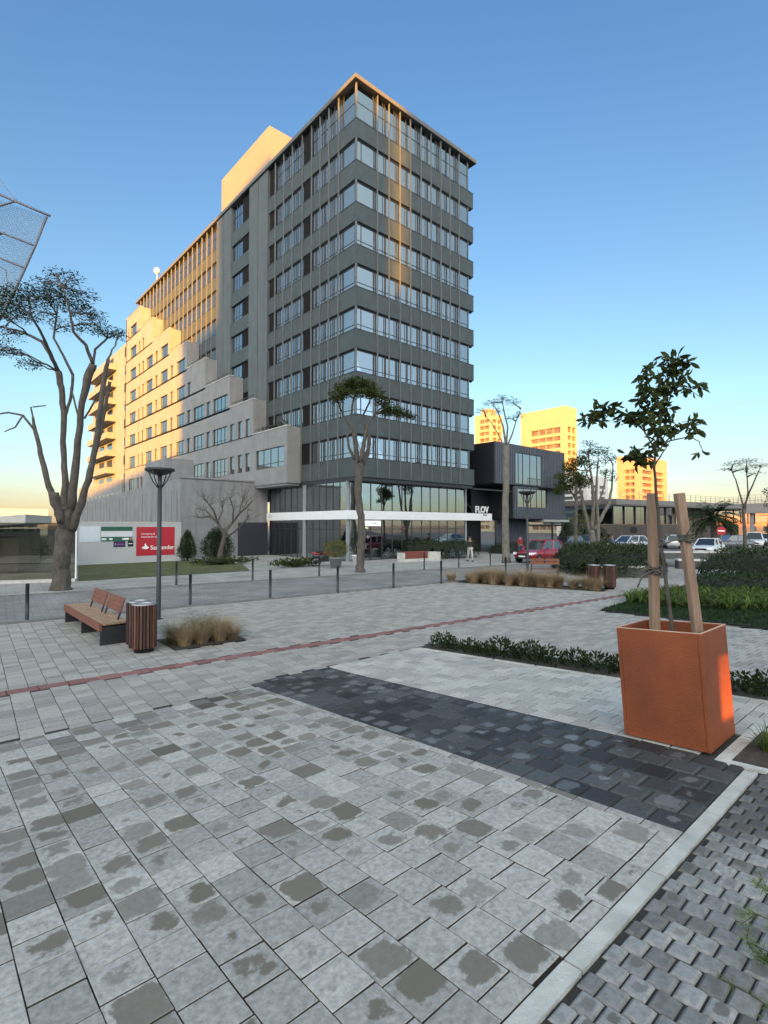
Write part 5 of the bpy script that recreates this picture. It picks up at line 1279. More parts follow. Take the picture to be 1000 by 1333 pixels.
for (u, v, d_, lab) in ((851, 742, 5.52, 'dark cloth strap knotted round the upright stake'), (893, 700, 5.30, 'dark cloth strap knotted round the leaning stake')):
    T = MB(); c = at(u, v, d_)
    for k in range(4):
        pts = []
        for i in range(9):
            a = i / 8 * 6.28 + k; pts.append(c + RT * math.cos(a) * (.066 + .006 * k) + FH * math.sin(a) * .066 + UPZ * (math.sin(a * 2 + k) * .012 + .022 * (k - 1.5)))
        T.tube(pts, .008, 5)
    if u < 870:
        cc = at(851, 742, 5.45)
        T.tube([cc, cc + RT * .06 - UPZ * .02, at(869, 748, 5.42)], .008, 5); T.tube([cc, cc - RT * .12 - UPZ * .06, cc - RT * .17 - UPZ * .18], .009, 5); T.tube([cc + UPZ * .02, cc - RT * .14 + UPZ * .0], .009, 5); T.tube([cc, cc - RT * .08 + UPZ * .1], .007, 5)
    else:
        cc = at(893, 700, 5.24); T.tube([cc, at(878, 692, 5.34), at(858, 704, 5.4)], .007, 5); T.tube([cc, at(875, 704, 5.33), at(857, 712, 5.4)], .007, 5); T.tube([cc, at(900, 684, 5.2)], .007, 5)
    tag(T.build('tie_strap', M_TIE, None, tuple(c)), lab, 'strap')
sb = at(876, 840, 5.42)
sp_ = thing('sapling', 'young oak-like sapling growing from the orange planter', 'tree', sb); so = tuple(sb)
T = MB(); C = MB(); DS = 5.42; px = DS / FPX
def br(L_, r0, r1):
    pts = [at(u, v, DS + dd) for u, v, dd in L_]; P = []
    for i in range(len(pts) - 1):
        for k in range(3): P.append(pts[i].lerp(pts[i + 1], k / 3) + rv(.004))
    P.append(pts[-1]); T.tube(P, [r0 + (r1 - r0) * i / (len(P) - 1) for i in range(len(P))], 7)
br([(876, 840, 0), (872, 790, 0), (866, 745, 0), (859, 700, 0), (855, 650, 0), (852, 610, 0), (853, 585, 0), (858, 560, 0), (864, 535, .02), (872, 505, .04), (880, 480, .04), (884, 462, .04)], .021, .004)
BR = [[(853, 585, 0), (838, 560, .05), (820, 545, .1), (800, 530, .15), (785, 535, .18), (768, 545, .2)], [(852, 600, 0), (842, 595, -.08), (832, 590, -.12)], [(854, 590, 0), (870, 572, -.05), (885, 562, -.1), (900, 552, -.12), (908, 548, -.12)],
      [(855, 580, 0), (872, 574, .1), (898, 568, .18), (910, 575, .2), (915, 588, .2)], [(870, 512, .03), (885, 502, -.05), (900, 505, -.1), (912, 500, -.12)], [(862, 540, 0), (850, 515, -.1), (843, 495, -.14), (838, 480, -.15)], [(858, 562, 0), (872, 545, .12), (882, 530, .15)],
      [(868, 520, 0), (860, 495, .12), (856, 482, .14)], [(853, 605, 0), (862, 590, .1), (872, 575, .12)], [(878, 488, .04), (890, 478, -.04), (896, 472, -.06)]]
for b2 in BR: br(b2, .009, .003)
CLS = [(765, 545, 10, 14, .2), (772, 538, 9, 10, .2), (783, 533, 10, 14, .18), (782, 545, 8, 12, .18), (800, 531, 9, 10, .15), (812, 545, 8, 8, .12), (818, 538, 8, 9, .1), (828, 545, 9, 12, .08), (835, 535, 10, 13, .05), (842, 548, 10, 14, 0), (832, 520, 8, 8, 0), (848, 535, 10, 12, .05), (852, 555, 11, 14, 0),
       (862, 560, 10, 12, .1), (873, 560, 10, 13, .1), (880, 556, 9, 10, -.1), (868, 545, 9, 10, .1), (858, 520, 10, 13, 0), (848, 512, 9, 11, -.1), (840, 505, 9, 12, -.12), (838, 488, 9, 10, -.15), (846, 478, 7, 7, -.15), (860, 505, 10, 14, .05), (870, 510, 10, 14, .05), (864, 490, 9, 11, .1), (873, 482, 10, 14, .05), (880, 470, 10, 15, .04), (872, 466, 9, 10, .04),
       (887, 478, 9, 11, 0), (890, 490, 8, 9, -.05), (893, 472, 7, 8, -.06), (878, 497, 9, 11, 0), (868, 530, 9, 11, 0), (856, 572, 9, 11, 0), (890, 507, 6, 5, -.06), (901, 508, 7, 7, -.1), (911, 501, 6, 6, -.12), (898, 552, 8, 9, -.12), (904, 560, 8, 9, -.12), (907, 545, 6, 6, -.12), (826, 588, 10, 15, -.12), (834, 595, 10, 15, -.1), (842, 600, 9, 12, -.05), (818, 592, 7, 8, -.12), (848, 585, 8, 9, 0), (911, 588, 5, 4, .2)]
for (u, v, r, n, dd) in CLS:
    c = at(u, v, DS + dd)
    for _ in range(int(n * 1.75)):
        p = c + unit() * r * px * random.uniform(.1, .9); t = (unit() - UPZ * .35); t.normalize(); nr = unit(); l = random.uniform(.07, .135); w = l * random.uniform(.3, .42)
        sd = t.cross(nr).normalized(); nn = sd.cross(t).normalized(); bend = nn * l * random.uniform(-.15, .15)
        C.add([p, p + t * l * .3 + sd * w * .42 + bend * .6, p + t * l * .65 + sd * w * .5 + bend, p + t * l, p + t * l * .65 - sd * w * .5 + bend, p + t * l * .3 - sd * w * .42 + bend * .6], [(0, 1, 2, 3), (0, 3, 4, 5)])
T.build('trunk', M_BARK, sp_, so); C.build('crown', M_OAK, sp_, so)

# ---------------------------------------------------------------- street furniture
def bollard_mb():
    return MB().lathe([(.058, 0), (.058, .02), (.045, .022), (.045, .95), (.05, .952), (.05, .975), (.0455, .985), (.03, .99)], 16)
bsrc = None
NEAR = [(-1.9, 16.75), (2.11, 16.44), (6.34, 16.32), (8.95, 15.98), (11.6, 15.72), (14.2, 15.5), (16.8, 15.3), (21.04, 15.0)]
FARB = [(8.09, 22.35), (11.39, 21.95), (14.74, 21.5), (18.0, 21.2), (21.37, 20.75), (24.0, 20.45), (26.61, 20.12)]
for row, lab, grp in ((NEAR, 'slim dark steel bollard on the plaza side of the street', 'bollards on the near kerb'), (FARB, 'slim dark steel bollard on the building side of the street', 'bollards on the far kerb')):
    for (x, y) in row:
        if abs(x - 18.0) < .01: continue
        if bsrc is None: bsrc = bollard_mb().build('bollard', M_DARKSTEEL); o = bsrc
        else: o = bsrc.copy(); COL.objects.link(o)
        o.location = (x, y, 0.0); tag(o, lab, 'bollard', grp)
def lamp(loc, label):
    o = thing('street_lamp', label, 'street lamp', loc)
    mb = MB(); mb.lathe([(.10, 0), (.10, .02), (.062, .025), (.055, 3.55), (.055, 3.86)], 16); mb.build('pole', M_DARKSTEEL, o)
    mb = MB(); mb.lathe([(.06, 3.84), (.20, 3.88), (.375, 3.965), (.385, 4.0), (.36, 4.03), (.05, 4.04)], 28); mb.build('lamp_head', M_DARKSTEEL, o)
    for k in range(4):
        a = k * math.pi / 2 + .7; mb = MB(); mb.tube([(.05 * math.cos(a), .05 * math.sin(a), 3.5), (.2 * math.cos(a), .2 * math.sin(a), 3.68), (.34 * math.cos(a), .34 * math.sin(a), 3.955)], .014, 6); mb.build('strut', M_DARKSTEEL, o)
    return o
L1 = lamp((4.79, 14.52, 0), 'dark post-top street lamp behind the slatted bench')
dup(L1, 'dark post-top street lamp by the red car and the long dry grass row', (20.32, 13.32, 0), .4)

def bench(label, loc, rz=0.0, ln=3.55):
    """runs along local y from 0, sits facing -x"""
    o = thing('slatted_bench', label, 'bench', loc, rz)
    for y in (0.0, ln * .48, ln - .04):
        mb = MB(); mb.box(.03, .57, y, y + .05, 0, .38); mb.build('leg', M_DARKSTEEL, o)
    f = MB(); f.box(0, .05, -.02, ln + .02, .30, .455); f.build('front_board', M_WOODR, o)
    s_ = MB()
    for i in range(6): x = .056 + i * .092; s_.box(x, x + .080, -.02, ln + .02, .415, .455)
    s_.build('seat', mat('seat_wood_pale', (0.34, 0.22, 0.14), .5, .3, 5, .1, 40, stretch=(8, .6, 8)), o)  # seat slats in a paler wood tone than the boards
    mb = MB(); mb.box(.08, .56, 0.06, ln - .06, .375, .41); mb.build('seat_rail', M_DARKSTEEL, o)
    for y0, y1 in ((.25, 1.45), (1.62, 2.85)):
        b = MB()
        n = 3
        for i in range(n): z = .60 + i * .105; b.add([(.47 + i * .03, y0, z), (.50 + i * .03, y0, z), (.50 + i * .03, y1, z), (.47 + i * .03, y1, z), (.495 + i * .03, y0, z + .1), (.525 + i * .03, y0, z + .1), (.525 + i * .03, y1, z + .1), (.495 + i * .03, y1, z + .1)], [(3, 2, 1, 0), (4, 5, 6, 7), (0, 1, 5, 4), (1, 2, 6, 5), (2, 3, 7, 6), (3, 0, 4, 7)])
        bb = b.build('backrest', M_WOODR, o)
        for y in (y0 + .05, y1 - .10):
            m2 = MB(); m2.bar((.44, y, .455), (.575, y, .91), .05, .03, up=(1, 0, 0)); m2.build('bracket', M_DARKSTEEL, bb)
    return o
B1 = bench('long slatted red-brown bench with two backrests beside the wooden bin', (2.80, 12.10, 0), R(0))
M_BINW = [mat('bin_slat_%d' % i, c, .55, .25, 5, stretch=(5, 5, .6)) for i, c in enumerate(((0.045, 0.018, 0.014), (0.065, 0.024, 0.018), (0.16, 0.055, 0.034), (0.09, 0.042, 0.026)))]
def wood_bin(label, loc, rx=.27, ry=.27, H_=.96, group=None):
    o = thing('slatted_bin', label, 'litter bin', loc, 0, group)
    mb = MB(); mb.lathe([(.8, 0), (.8, .06), (.9, .07), (.9, H_ - .04)], 20, sx=rx, sy=ry); mb.build('liner', M_BLACK, o)
    n = 24; S = MB()
    for k in range(n):
        a = 2 * math.pi * k / n; c, s_ = math.cos(a), math.sin(a); w = 2 * math.pi * rx / n * .36
        p = Vector((c * rx, s_ * ry, 0)); td = Vector((-s_, c, 0)) * w; nd_ = Vector((c, s_, 0)) * .014
        vs = [p - td - nd_, p + td - nd_, p + td + nd_, p - td + nd_]
        S.add([(v.x, v.y, .09) for v in vs] + [(v.x, v.y, H_) for v in vs], [(3, 2, 1, 0), (4, 5, 6, 7), (0, 1, 5, 4), (1, 2, 6, 5), (2, 3, 7, 6), (3, 0, 4, 7)], random.choice((0, 0, 1, 1, 2, 3)))
    S.build('slats', M_BINW, o)
    mb = MB(); mb.lathe([(1.03, H_ - .005), (1.05, H_ + .02), (.74, H_ + .03), (.70, H_ + .0), (.70, H_ - .1)], 28, sx=rx, sy=ry)
    mb.f = [f for f in mb.f if len(f) == 4]; mb.m = [0] * len(mb.f); mb.smooth = [True] * len(mb.f)
    mb.build('rim', mat('steel_rim', (0.34, 0.35, 0.36), .4, .15, 6, metal=.8), o)
    mb = MB(); mb.lathe([(.69, H_ - .1), (.69, H_ - .06)], 20, sx=rx, sy=ry); mb.build('opening', M_BLACK, o)
    return o
wood_bin('round slatted wooden litter bin in front of the bench end', (3.36, 11.02, 0), .225, .225, .93)
wood_bin('second slatted wooden bin tucked behind the first by the bench end', (3.39, 11.49, 0), .215, .215, .93)
wood_bin('left one of the twin dark slatted bins before the juniper hedge', (19.95, 10.05, 0), .22, .22, .93)
wood_bin('right one of the twin dark slatted bins before the juniper hedge', (20.35, 9.62, 0), .22, .22, .93)
# far bench seen from behind
b2 = thing('slatted_bench', 'small wood and steel bench with backrests behind the dry grass row', 'bench', gz3(gnd(727, 754)), R(35))
for y in (0, 1.2):
    mb = MB(); mb.bar((0, y, 0), (.08, y, .95), .06); mb.bar((.5, y, 0), (.45, y, .45), .06); mb.build('leg', M_DARKSTEEL, b2)
mb = MB()
for i in range(4): mb.box(.08 + i * .11, .17 + i * .11, -.05, 1.25, .43, .46)
mb.build('seat', M_WOODR, b2)
for y0, y1 in ((-.05, .57), (.63, 1.25)):
    mb = MB(); mb.box(.02, .06, y0, y1, .68, .80); mb.box(.02, .06, y0, y1, .82, .95); mb.build('backrest', M_WOODR, b2)
# red bench with concrete ends by the hedge
rbn = thing('concrete_bench', 'red-slatted bench between pale concrete blocks at the hedge', 'bench', (24.6, 25.9, 0), R(-8))
for x0, x1 in ((0, .18), (2.2, 3.3)):
    mb = MB(); mb.box(x0, x1, 0, .7, 0, .62); mb.build('end_block', M_STRIP, rbn)
mb = MB(); mb.box(.18, 2.2, .05, .6, .0, .2); mb.build('plinth', M_STRIP, rbn)
mb = MB()
for i in range(5): mb.box(.19, 2.19, .03, .07, .24 + i * .09, .32 + i * .09)
for i in range(5): mb.box(.19, 2.19, .08 + i * .11, .17 + i * .11, .64, .68)
mb.build('slats', mat('red_slat', (0.20, 0.05, 0.035), .6, .2, 4), rbn)
# pale-topped seats
M_SEATD = mat('seat_dark', (0.07, 0.075, 0.075), .7)
for (u, v, L_, W_, rz, lab) in ((822, 752, 3.0, .9, -52, 'long dark planter seat with pale top behind the timber stakes'), (902, 728, 4.4, .8, -50, 'distant pale-topped seat in front of the white sedan'), (905, 741, 1.7, .7, -55, 'short pale-topped seat beside the dark shrubs')):
    q = gnd(u, v); o = thing('block_seat', lab, 'seat', gz3(q), R(rz))
    mb = MB(); mb.box(-L_ / 2, L_ / 2, 0, W_, 0, .46); mb.build('base', M_SEATD, o)
    mb = MB(); mb.box(-L_ / 2 - .03, L_ / 2 + .03, -.03, W_ + .03, .462, .55); mb.build('top', M_STRIP, o)
# signs
def sign(name, label, u, v, dep, r, face_m, bar):
    c = at(u, v, dep); o = thing(name, label, 'road sign', (c.x, c.y, gz(c.y)), math.atan2(-c.y, -c.x) - R(-90))
    zc = c.z - gz(c.y)
    mb = MB(); mb.tube([(0, .03, 0), (0, .03, zc + .2)], .03, 8); mb.build('pole', M_FIN, o)
    mb = MB()
    n = 24
    vs = [(r * math.cos(2 * math.pi * k / n), y, zc + r * math.sin(2 * math.pi * k / n)) for y in (-.01, .005) for k in range(n)]
    mb.add(vs, [list(range(n)), list(range(n, 2 * n))[::-1]] + [(k, k + n, (k + 1) % n + n, (k + 1) % n) for k in range(n)])
    dsc = mb.build('disc', face_m, o)
    if bar: mb = MB(); mb.box(-r * .68, r * .68, -.016, -.011, zc - r * .17, zc + r * .17); mb.build('white_bar', M_LETW, dsc)
sign('no_entry_sign', 'round red no-entry sign with white bar by the car park', 939, 691, 38, .30, mat('sign_red', (0.45, 0.02, 0.03), .4), True)
sign('road_sign', 'round road sign seen from its dark back against the brick wall', 825, 690, 50, .34, M_BLACK, False)

for (u, v, rx, h, n, m, lab) in ((20, 742, .9, 1.5, 900, M_LEAFM, 'bushy green shrub seen through the dark glass screen'), (48, 735, .7, 1.7, 700, M_LEAFD, 'dark twiggy shrub behind the glass screen near the pruned tree'), (-14, 742, 1.0, 1.2, 800, M_LEAFY, 'yellowish shrub behind the glass screen at the left edge')):
    q = gnd(u, v); shrub('shrub', lab, gz3(q), rx, rx, h, n, m, (.13, .06))
for (y, lab) in ((36.3, 'right terrace plant on the lowest concrete terrace'), (37.6, 'middle terrace plant on the lowest concrete terrace'), (39.2, 'left terrace plant on the lowest concrete terrace')):
    shrub('terrace_plant', lab, (21.5, y, 9.25), .32, .5, 1.5, 260, M_LEAFD, (.2, .08), cat='plant', core=False)
# ---------------------------------------------------------------- wire mesh sculpture, top left
ws = thing('mesh_sculpture', 'tall tubular frame with wire mesh panels cut off at the upper left edge', 'sculpture', (at(-70, 684, 24).x, at(-70, 684, 24).y, 0))
wo = (ws.location.x, ws.location.y, 0)
WD = 24
def wp(u, v, dd=0): return at(u, v, WD + dd)
M_TUBE = mat('sculpture_tube', (0.13, 0.13, 0.15), .5)
mb = MB()
mb.tube([wp(65, 281), wp(20, 262, .2), wp(-40, 236, .6), wp(-90, 214, 1)], .055, 8)
mb.tube([wp(46, 320), wp(0, 302, .5), wp(-70, 275, 1)], .045, 8); mb.tube([wp(33, 349), wp(0, 336, .5), wp(-70, 310, 1)], .045, 8)
mb.tube([wp(20, 262, .2), wp(0, 268, .5), wp(-40, 276, 1)], .045, 8); mb.tube([wp(6, 303, .5), wp(-20, 312, 1)], .04, 8)
mb.tube([wp(61, 282), wp(46, 320), wp(33, 349), wp(20, 378), wp(8, 402), wp(-14, 440), wp(-50, 520), wp(-70, 750)], .05, 8)
mb.tube([wp(-90, 214, 1), wp(-85, 400, 1), wp(-80, 745, .5)], .09, 8)
mb.tube([wp(-10, 340, .8), wp(8, 352, .6), wp(10, 372, .5), wp(2, 395, .6), wp(-20, 405, .8)], .02, 6)
mb.build('frame', M_TUBE, ws, wo)
mb = MB()
A_, B_, C_, D_ = (-60, 240), (63, 283), (12, 396), (-60, 420)
def Q(s_, t_): 
    u = (A_[0] * (1 - s_) + B_[0] * s_) * (1 - t_) + (D_[0] * (1 - s_) + C_[0] * s_) * t_
    v = (A_[1] * (1 - s_) + B_[1] * s_) * (1 - t_) + (D_[1] * (1 - s_) + C_[1] * s_) * t_
    return wp(u, v, .2 + 1.0 * (1 - s_) + .8 * math.sin(math.pi * t_) * (1 - s_))
for i in range(64):
    s_ = i / 63; mb.tube([Q(s_, k / 8) for k in range(9)], .007, 3, cap=False)
for i in range(64):
    t_ = i / 63; mb.tube([Q(k / 8, t_) for k in range(9)], .007, 3, cap=False)
for i in range(30):
    s_ = i / 29; a = wp(-60 + s_ * 82, 215 + s_ * 46, .6); b_ = wp(-60 + s_ * 82, 240 + s_ * 22, .5); mb.tube([a, b_], .006, 3, cap=False)
mb.tube([wp(-60, 190, .8), wp(-5, 226, .6), wp(10, 247, .5), wp(24, 263, .3)], .02, 5)
mb.build('wire_mesh', mat('wire_mesh', (0.22, 0.23, 0.25), .5, metal=.3), ws, wo)

# ---------------------------------------------------------------- vehicles
def car(name, label, loc, rz, paint, L_=4.0, W_=1.72, H_=1.5, style='hatch', cat='car', group=None):
    """+x is the front"""
    o = thing(name, label, cat, loc, rz, group)
    h = L_ / 2; w = W_ / 2; zb = .24; zm = .62; zt = .92
    if style == 'pickup': zt = 1.0
    prof = [(-h, .50, .78, .80), (-h + .12, .34, .86, .90), (-h + .5, .26, .92, .96), (-.4, .24, .92, .97), (h - 1.35, .24, .90, .97), (h - .9, .25, .84, .96), (h - .3, .28, .74, .88), (h - .06, .36, .66, .80), (h, .46, .58, .72)]
    if style == 'sedan': prof[0] = (-h, .5, .85, .78); prof[1] = (-h + .12, .34, .92, .9)
    if style == 'pickup': prof = [(a, b_, min(1.0, c + .12), d_) for a, b_, c, d_ in prof]
    mb = MB(); rings = []
    for x, z0, z1, k in prof:
        hw = w * k / .97
        ring = [(x, -hw * .86, z0), (x, -hw * .97, z0 + .12), (x, -hw, (z0 + z1) / 2), (x, -hw * .96, z1 - .05), (x, -hw * .82, z1), (x, 0, z1 + .025), (x, hw * .82, z1), (x, hw * .96, z1 - .05), (x, hw, (z0 + z1) / 2), (x, hw * .97, z0 + .12), (x, hw * .86, z0)]
        rings.append(ring)
    n = 11; vs = [p for r in rings for p in r]; fs = []
    for i in range(len(rings) - 1):
        for k in range(n): fs.append((i * n + k, (i + 1) * n + k, (i + 1) * n + (k + 1) % n, i * n + (k + 1) % n))
    fs += [tuple(range(n)), tuple(reversed(range((len(rings) - 1) * n, len(rings) * n)))]
    mb.add(vs, fs, 0, True)
    if style == 'hatch': bx, tx = (-h + .12, h - 1.05), (-h + .55, h - 1.85)
    elif style == 'sedan': bx, tx = (-h + .55, h - 1.15), (-h + 1.15, h - 1.95)
    else: bx, tx = (-.55, h - 1.25), (-.35, h - 1.95)
    z0 = zt - .03 + (.06 if style == 'pickup' else 0)
    def fr(sc, dz, e=0):
        return [(bx[0] - e, -w * .86 * sc, z0), (bx[1] + e, -w * .84 * sc, z0 - .04), (bx[1] + e, w * .84 * sc, z0 - .04), (bx[0] - e, w * .86 * sc, z0), (tx[0], -w * .66 * sc, H_ - dz), (tx[1], -w * .66 * sc, H_ - dz), (tx[1], w * .66 * sc, H_ - dz), (tx[0], w * .66 * sc, H_ - dz)]
    F6 = [(4, 5, 6, 7), (0, 1, 5, 4), (1, 2, 6, 5), (2, 3, 7, 6), (3, 0, 4, 7)]
    # roof panel and pillars in body colour
    v8 = fr(1.0, .05)
    rt = [Vector(p) for p in v8[4:]]
    mb.add([p + Vector((0, 0, -.01)) for p in rt] + [Vector((p.x * .96 + (tx[0] + tx[1]) / 2 * .04, p.y * .92, H_)) for p in rt], [(4, 5, 6, 7), (0, 1, 5, 4), (1, 2, 6, 5), (2, 3, 7, 6), (3, 0, 4, 7)], 0, False)
    for a, b_ in ((0, 4), (1, 5), (2, 6), (3, 7)): mb.bar(v8[a], v8[b_], .07, .06)
    for sgn in (0, 1):
        p0 = Vector(v8[0 if not sgn else 3]).lerp(Vector(v8[1 if not sgn else 2]), .48); p1 = Vector(v8[4 if not sgn else 7]).lerp(Vector(v8[5 if not sgn else 6]), .42); mb.bar(p0, p1, .08, .05)
    mb.build('body', paint, o)
    g = MB(); g.add(fr(.985, .045), F6); g.build('windows', mat('car_glass', (0.02, 0.024, 0.028), .06, spec=.9, coat=1.0), o)
    for sx_, sy_ in ((1, 1), (1, -1), (-1, 1), (-1, -1)):
        wx = sx_ * (h - .72); r = .31 if style != 'pickup' else .37
        whl = MB(); N = 20
        t_ = [(r, -.09), (r, .09), (r * .96, .11), (r * .66, .112)]
        vs = []; 
        for rr, yy in [(r * .66, -.11), (r * .96, -.11), (r, -.09), (r, .09), (r * .96, .11), (r * .66, .11)]:
            vs += [(wx + rr * math.cos(6.2832 * k / N), sy_ * (w - .10) + yy, r + rr * math.sin(6.2832 * k / N)) for k in range(N)]
        fs = [(i * N + k, i * N + (k + 1) % N, (i + 1) * N + (k + 1) % N, (i + 1) * N + k) for i in range(5) for k in range(N)]
        whl.add(vs, fs); wo_ = whl.build('wheel', M_BLACK, o)
        rim = MB(); yy = sy_ * (w - .10) + sy_ * .085
        rim.add([(wx + r * .67 * math.cos(6.2832 * k / 10), yy, r + r * .67 * math.sin(6.2832 * k / 10)) for k in range(10)], [tuple(range(10)) if sy_ < 0 else tuple(reversed(range(10)))])
        rim.build('rim', mat('alloy', (0.3, 0.3, 0.31), .4, metal=.7), wo_)
    for sy_ in (1, -1):
        l = MB(); l.add([(h - .02, sy_ * w * .88, .58), (h + .015, sy_ * w * .50, .58), (h - .02, sy_ * w * .50, .71), (h - .16, sy_ * w * .90, .74)], [(0, 1, 2, 3) if sy_ > 0 else (3, 2, 1, 0)]); l.add([(h - .06, sy_ * (w * .9 + .02), .58), (h - .5, sy_ * (w * .96), .72), (h - .1, sy_ * (w * .86), .74)], [(0, 1, 2)])
        l.build('headlight', mat('lamp_clear', (0.75, 0.77, 0.8), .15, spec=.9, coat=1), o)
        l = MB(); l.box(-h - .01, -h + .1, sy_ * w * .55, sy_ * w * .86, .66, .80); l.build('tail_light', mat('lamp_red', (0.4, 0.01, 0.01), .2), o)
        m2 = MB(); m2.box(h - 1.55, h - 1.40, sy_ * (w + .02), sy_ * (w + .16), .92, 1.04); m2.build('mirror', paint, o)
    m2 = MB(); m2.box(h - .08, h + .02, -w * .45, w * .45, .52, .66); m2.box(h - .12, h + .0, -w * .62, w * .62, .30, .42); m2.build('grille', M_BLACK, o)
    m2 = MB(); m2.box(h, h + .03, -.24, .24, .43, .52); m2.build('number_plate', M_WHITE, o)
    for sy_ in (1, -1):
        d_ = MB(); yy = sy_ * (w + .004)
        for x in (bx[1] - .25, (bx[0] + bx[1]) / 2 - .1): d_.box(x - .006, x + .006, yy - .01, yy + .004, .34, .88)
        d_.build('door_seam', M_BLACK, o)
    return o
def paint(name, c, rough=.3): return mat('paint_' + name, c, rough, .03, 2, coat=.7, spec=.5)
W_P = paint('white', (0.62, 0.63, 0.64))
car('parked_car', 'red hatchback parked beside the black corrugated building', (31.6, 19.75, 0), R(180 - 2), paint('red', (0.30, 0.02, 0.03)), 4.0, 1.72, 1.52)
q = at(921, 684, 43.5); car('parked_car', 'white sedan facing the viewer left of the no-entry sign', (q.x, q.y, 0), R(184), W_P, 4.4, 1.78, 1.45, 'sedan')
q = at(876, 684, 57); car('parked_car', 'white hatchback seen from behind between the timber stakes', (q.x, q.y, 0), R(25), W_P, 4.0, 1.72, 1.5)
q = at(950, 684, 55); car('parked_car', 'grey car parked side-on behind the no-entry sign', (q.x, q.y, 0), R(140), paint('grey', (0.10, 0.11, 0.12)), 4.4, 1.75, 1.48, 'sedan')
q = at(982, 684, 58); car('parked_pickup', 'white pickup near the thin flat-topped tree', (q.x, q.y, 0), R(192), W_P, 4.9, 1.85, 1.75, 'pickup', 'pickup')
q = at(818, 684, 52); car('parked_car', 'white car mostly hidden behind the juniper hedge', (q.x, q.y, 0), R(165), W_P, 4.3, 1.75, 1.5, 'hatch')
q = at(738, 684, 52); car('parked_car', 'dark car parked under the porch of the black building', (q.x, q.y, 0), R(170), paint('black', (0.03, 0.032, 0.036)), 4.2, 1.72, 1.48, 'hatch')
q = at(765, 684, 56); car('parked_car', 'dark grey car behind the slim dark tree', (q.x, q.y, 0), R(200), paint('grey', (0.10, 0.11, 0.12)), 4.2, 1.72, 1.5, 'hatch')
q = at(1000, 684, 66); car('parked_car', 'silver car at the right edge beyond the pickup', (q.x, q.y, 0), R(175), paint('silver', (0.4, 0.41, 0.42)), 4.2, 1.72, 1.5, 'hatch')
# red motorcycle by the shop corner
q = gnd(424, 737)
mc = thing('motorcycle', 'red motorcycle parked behind the potted yellow-green bush', 'motorcycle', gz3(q), R(-25))
for x in (-.62, .62):
    mb = MB(); N = 20
    for i in range(N):
        pass
    pts = [(x + .29 * math.cos(6.2832 * k / N), 0, .30 + .29 * math.sin(6.2832 * k / N)) for k in range(N + 1)]
    mb.tube(pts, .05, 8); 
    for k in range(5): a = k * 1.257; mb.bar((x, 0, .3), (x + .27 * math.cos(a), 0, .3 + .27 * math.sin(a)), .025)
    mb.build('wheel', M_BLACK, mc)
M_RP = paint('red', (0.30, 0.02, 0.03))
mb = MB(); mb.tube([(.35, 0, .72), (.2, 0, .82), (-.05, 0, .8), (-.2, 0, .72)], [.06, .14, .13, .07], 10); mb.tube([(-.3, 0, .72), (-.6, 0, .78), (-.85, 0, .86)], [.09, .09, .04], 8); mb.tube([(.45, 0, .6), (.62, 0, .66), (.82, 0, .58)], [.04, .07, .03], 8); mb.build('body', M_RP, mc)
mb = MB(); mb.tube([(.0, 0, .86), (-.25, 0, .80), (-.6, 0, .86)], [.06, .1, .08], 8); mb.build('seat', M_BLACK, mc)
mb = MB(); mb.box(-.25, .2, -.12, .12, .28, .62); mb.bar((.62, .05, .3), (.38, .05, .95), .04); mb.bar((.62, -.05, .3), (.38, -.05, .95), .04); mb.bar((-.62, 0, .3), (-.1, 0, .45), .06); mb.build('engine', M_DARKSTEEL, mc)
mb = MB(); mb.tube([(.3, -.34, 1.02), (.38, -.1, .98), (.38, .1, .98), (.3, .34, 1.02)], .018, 6); mb.build('handlebar', M_DARKSTEEL, mc)

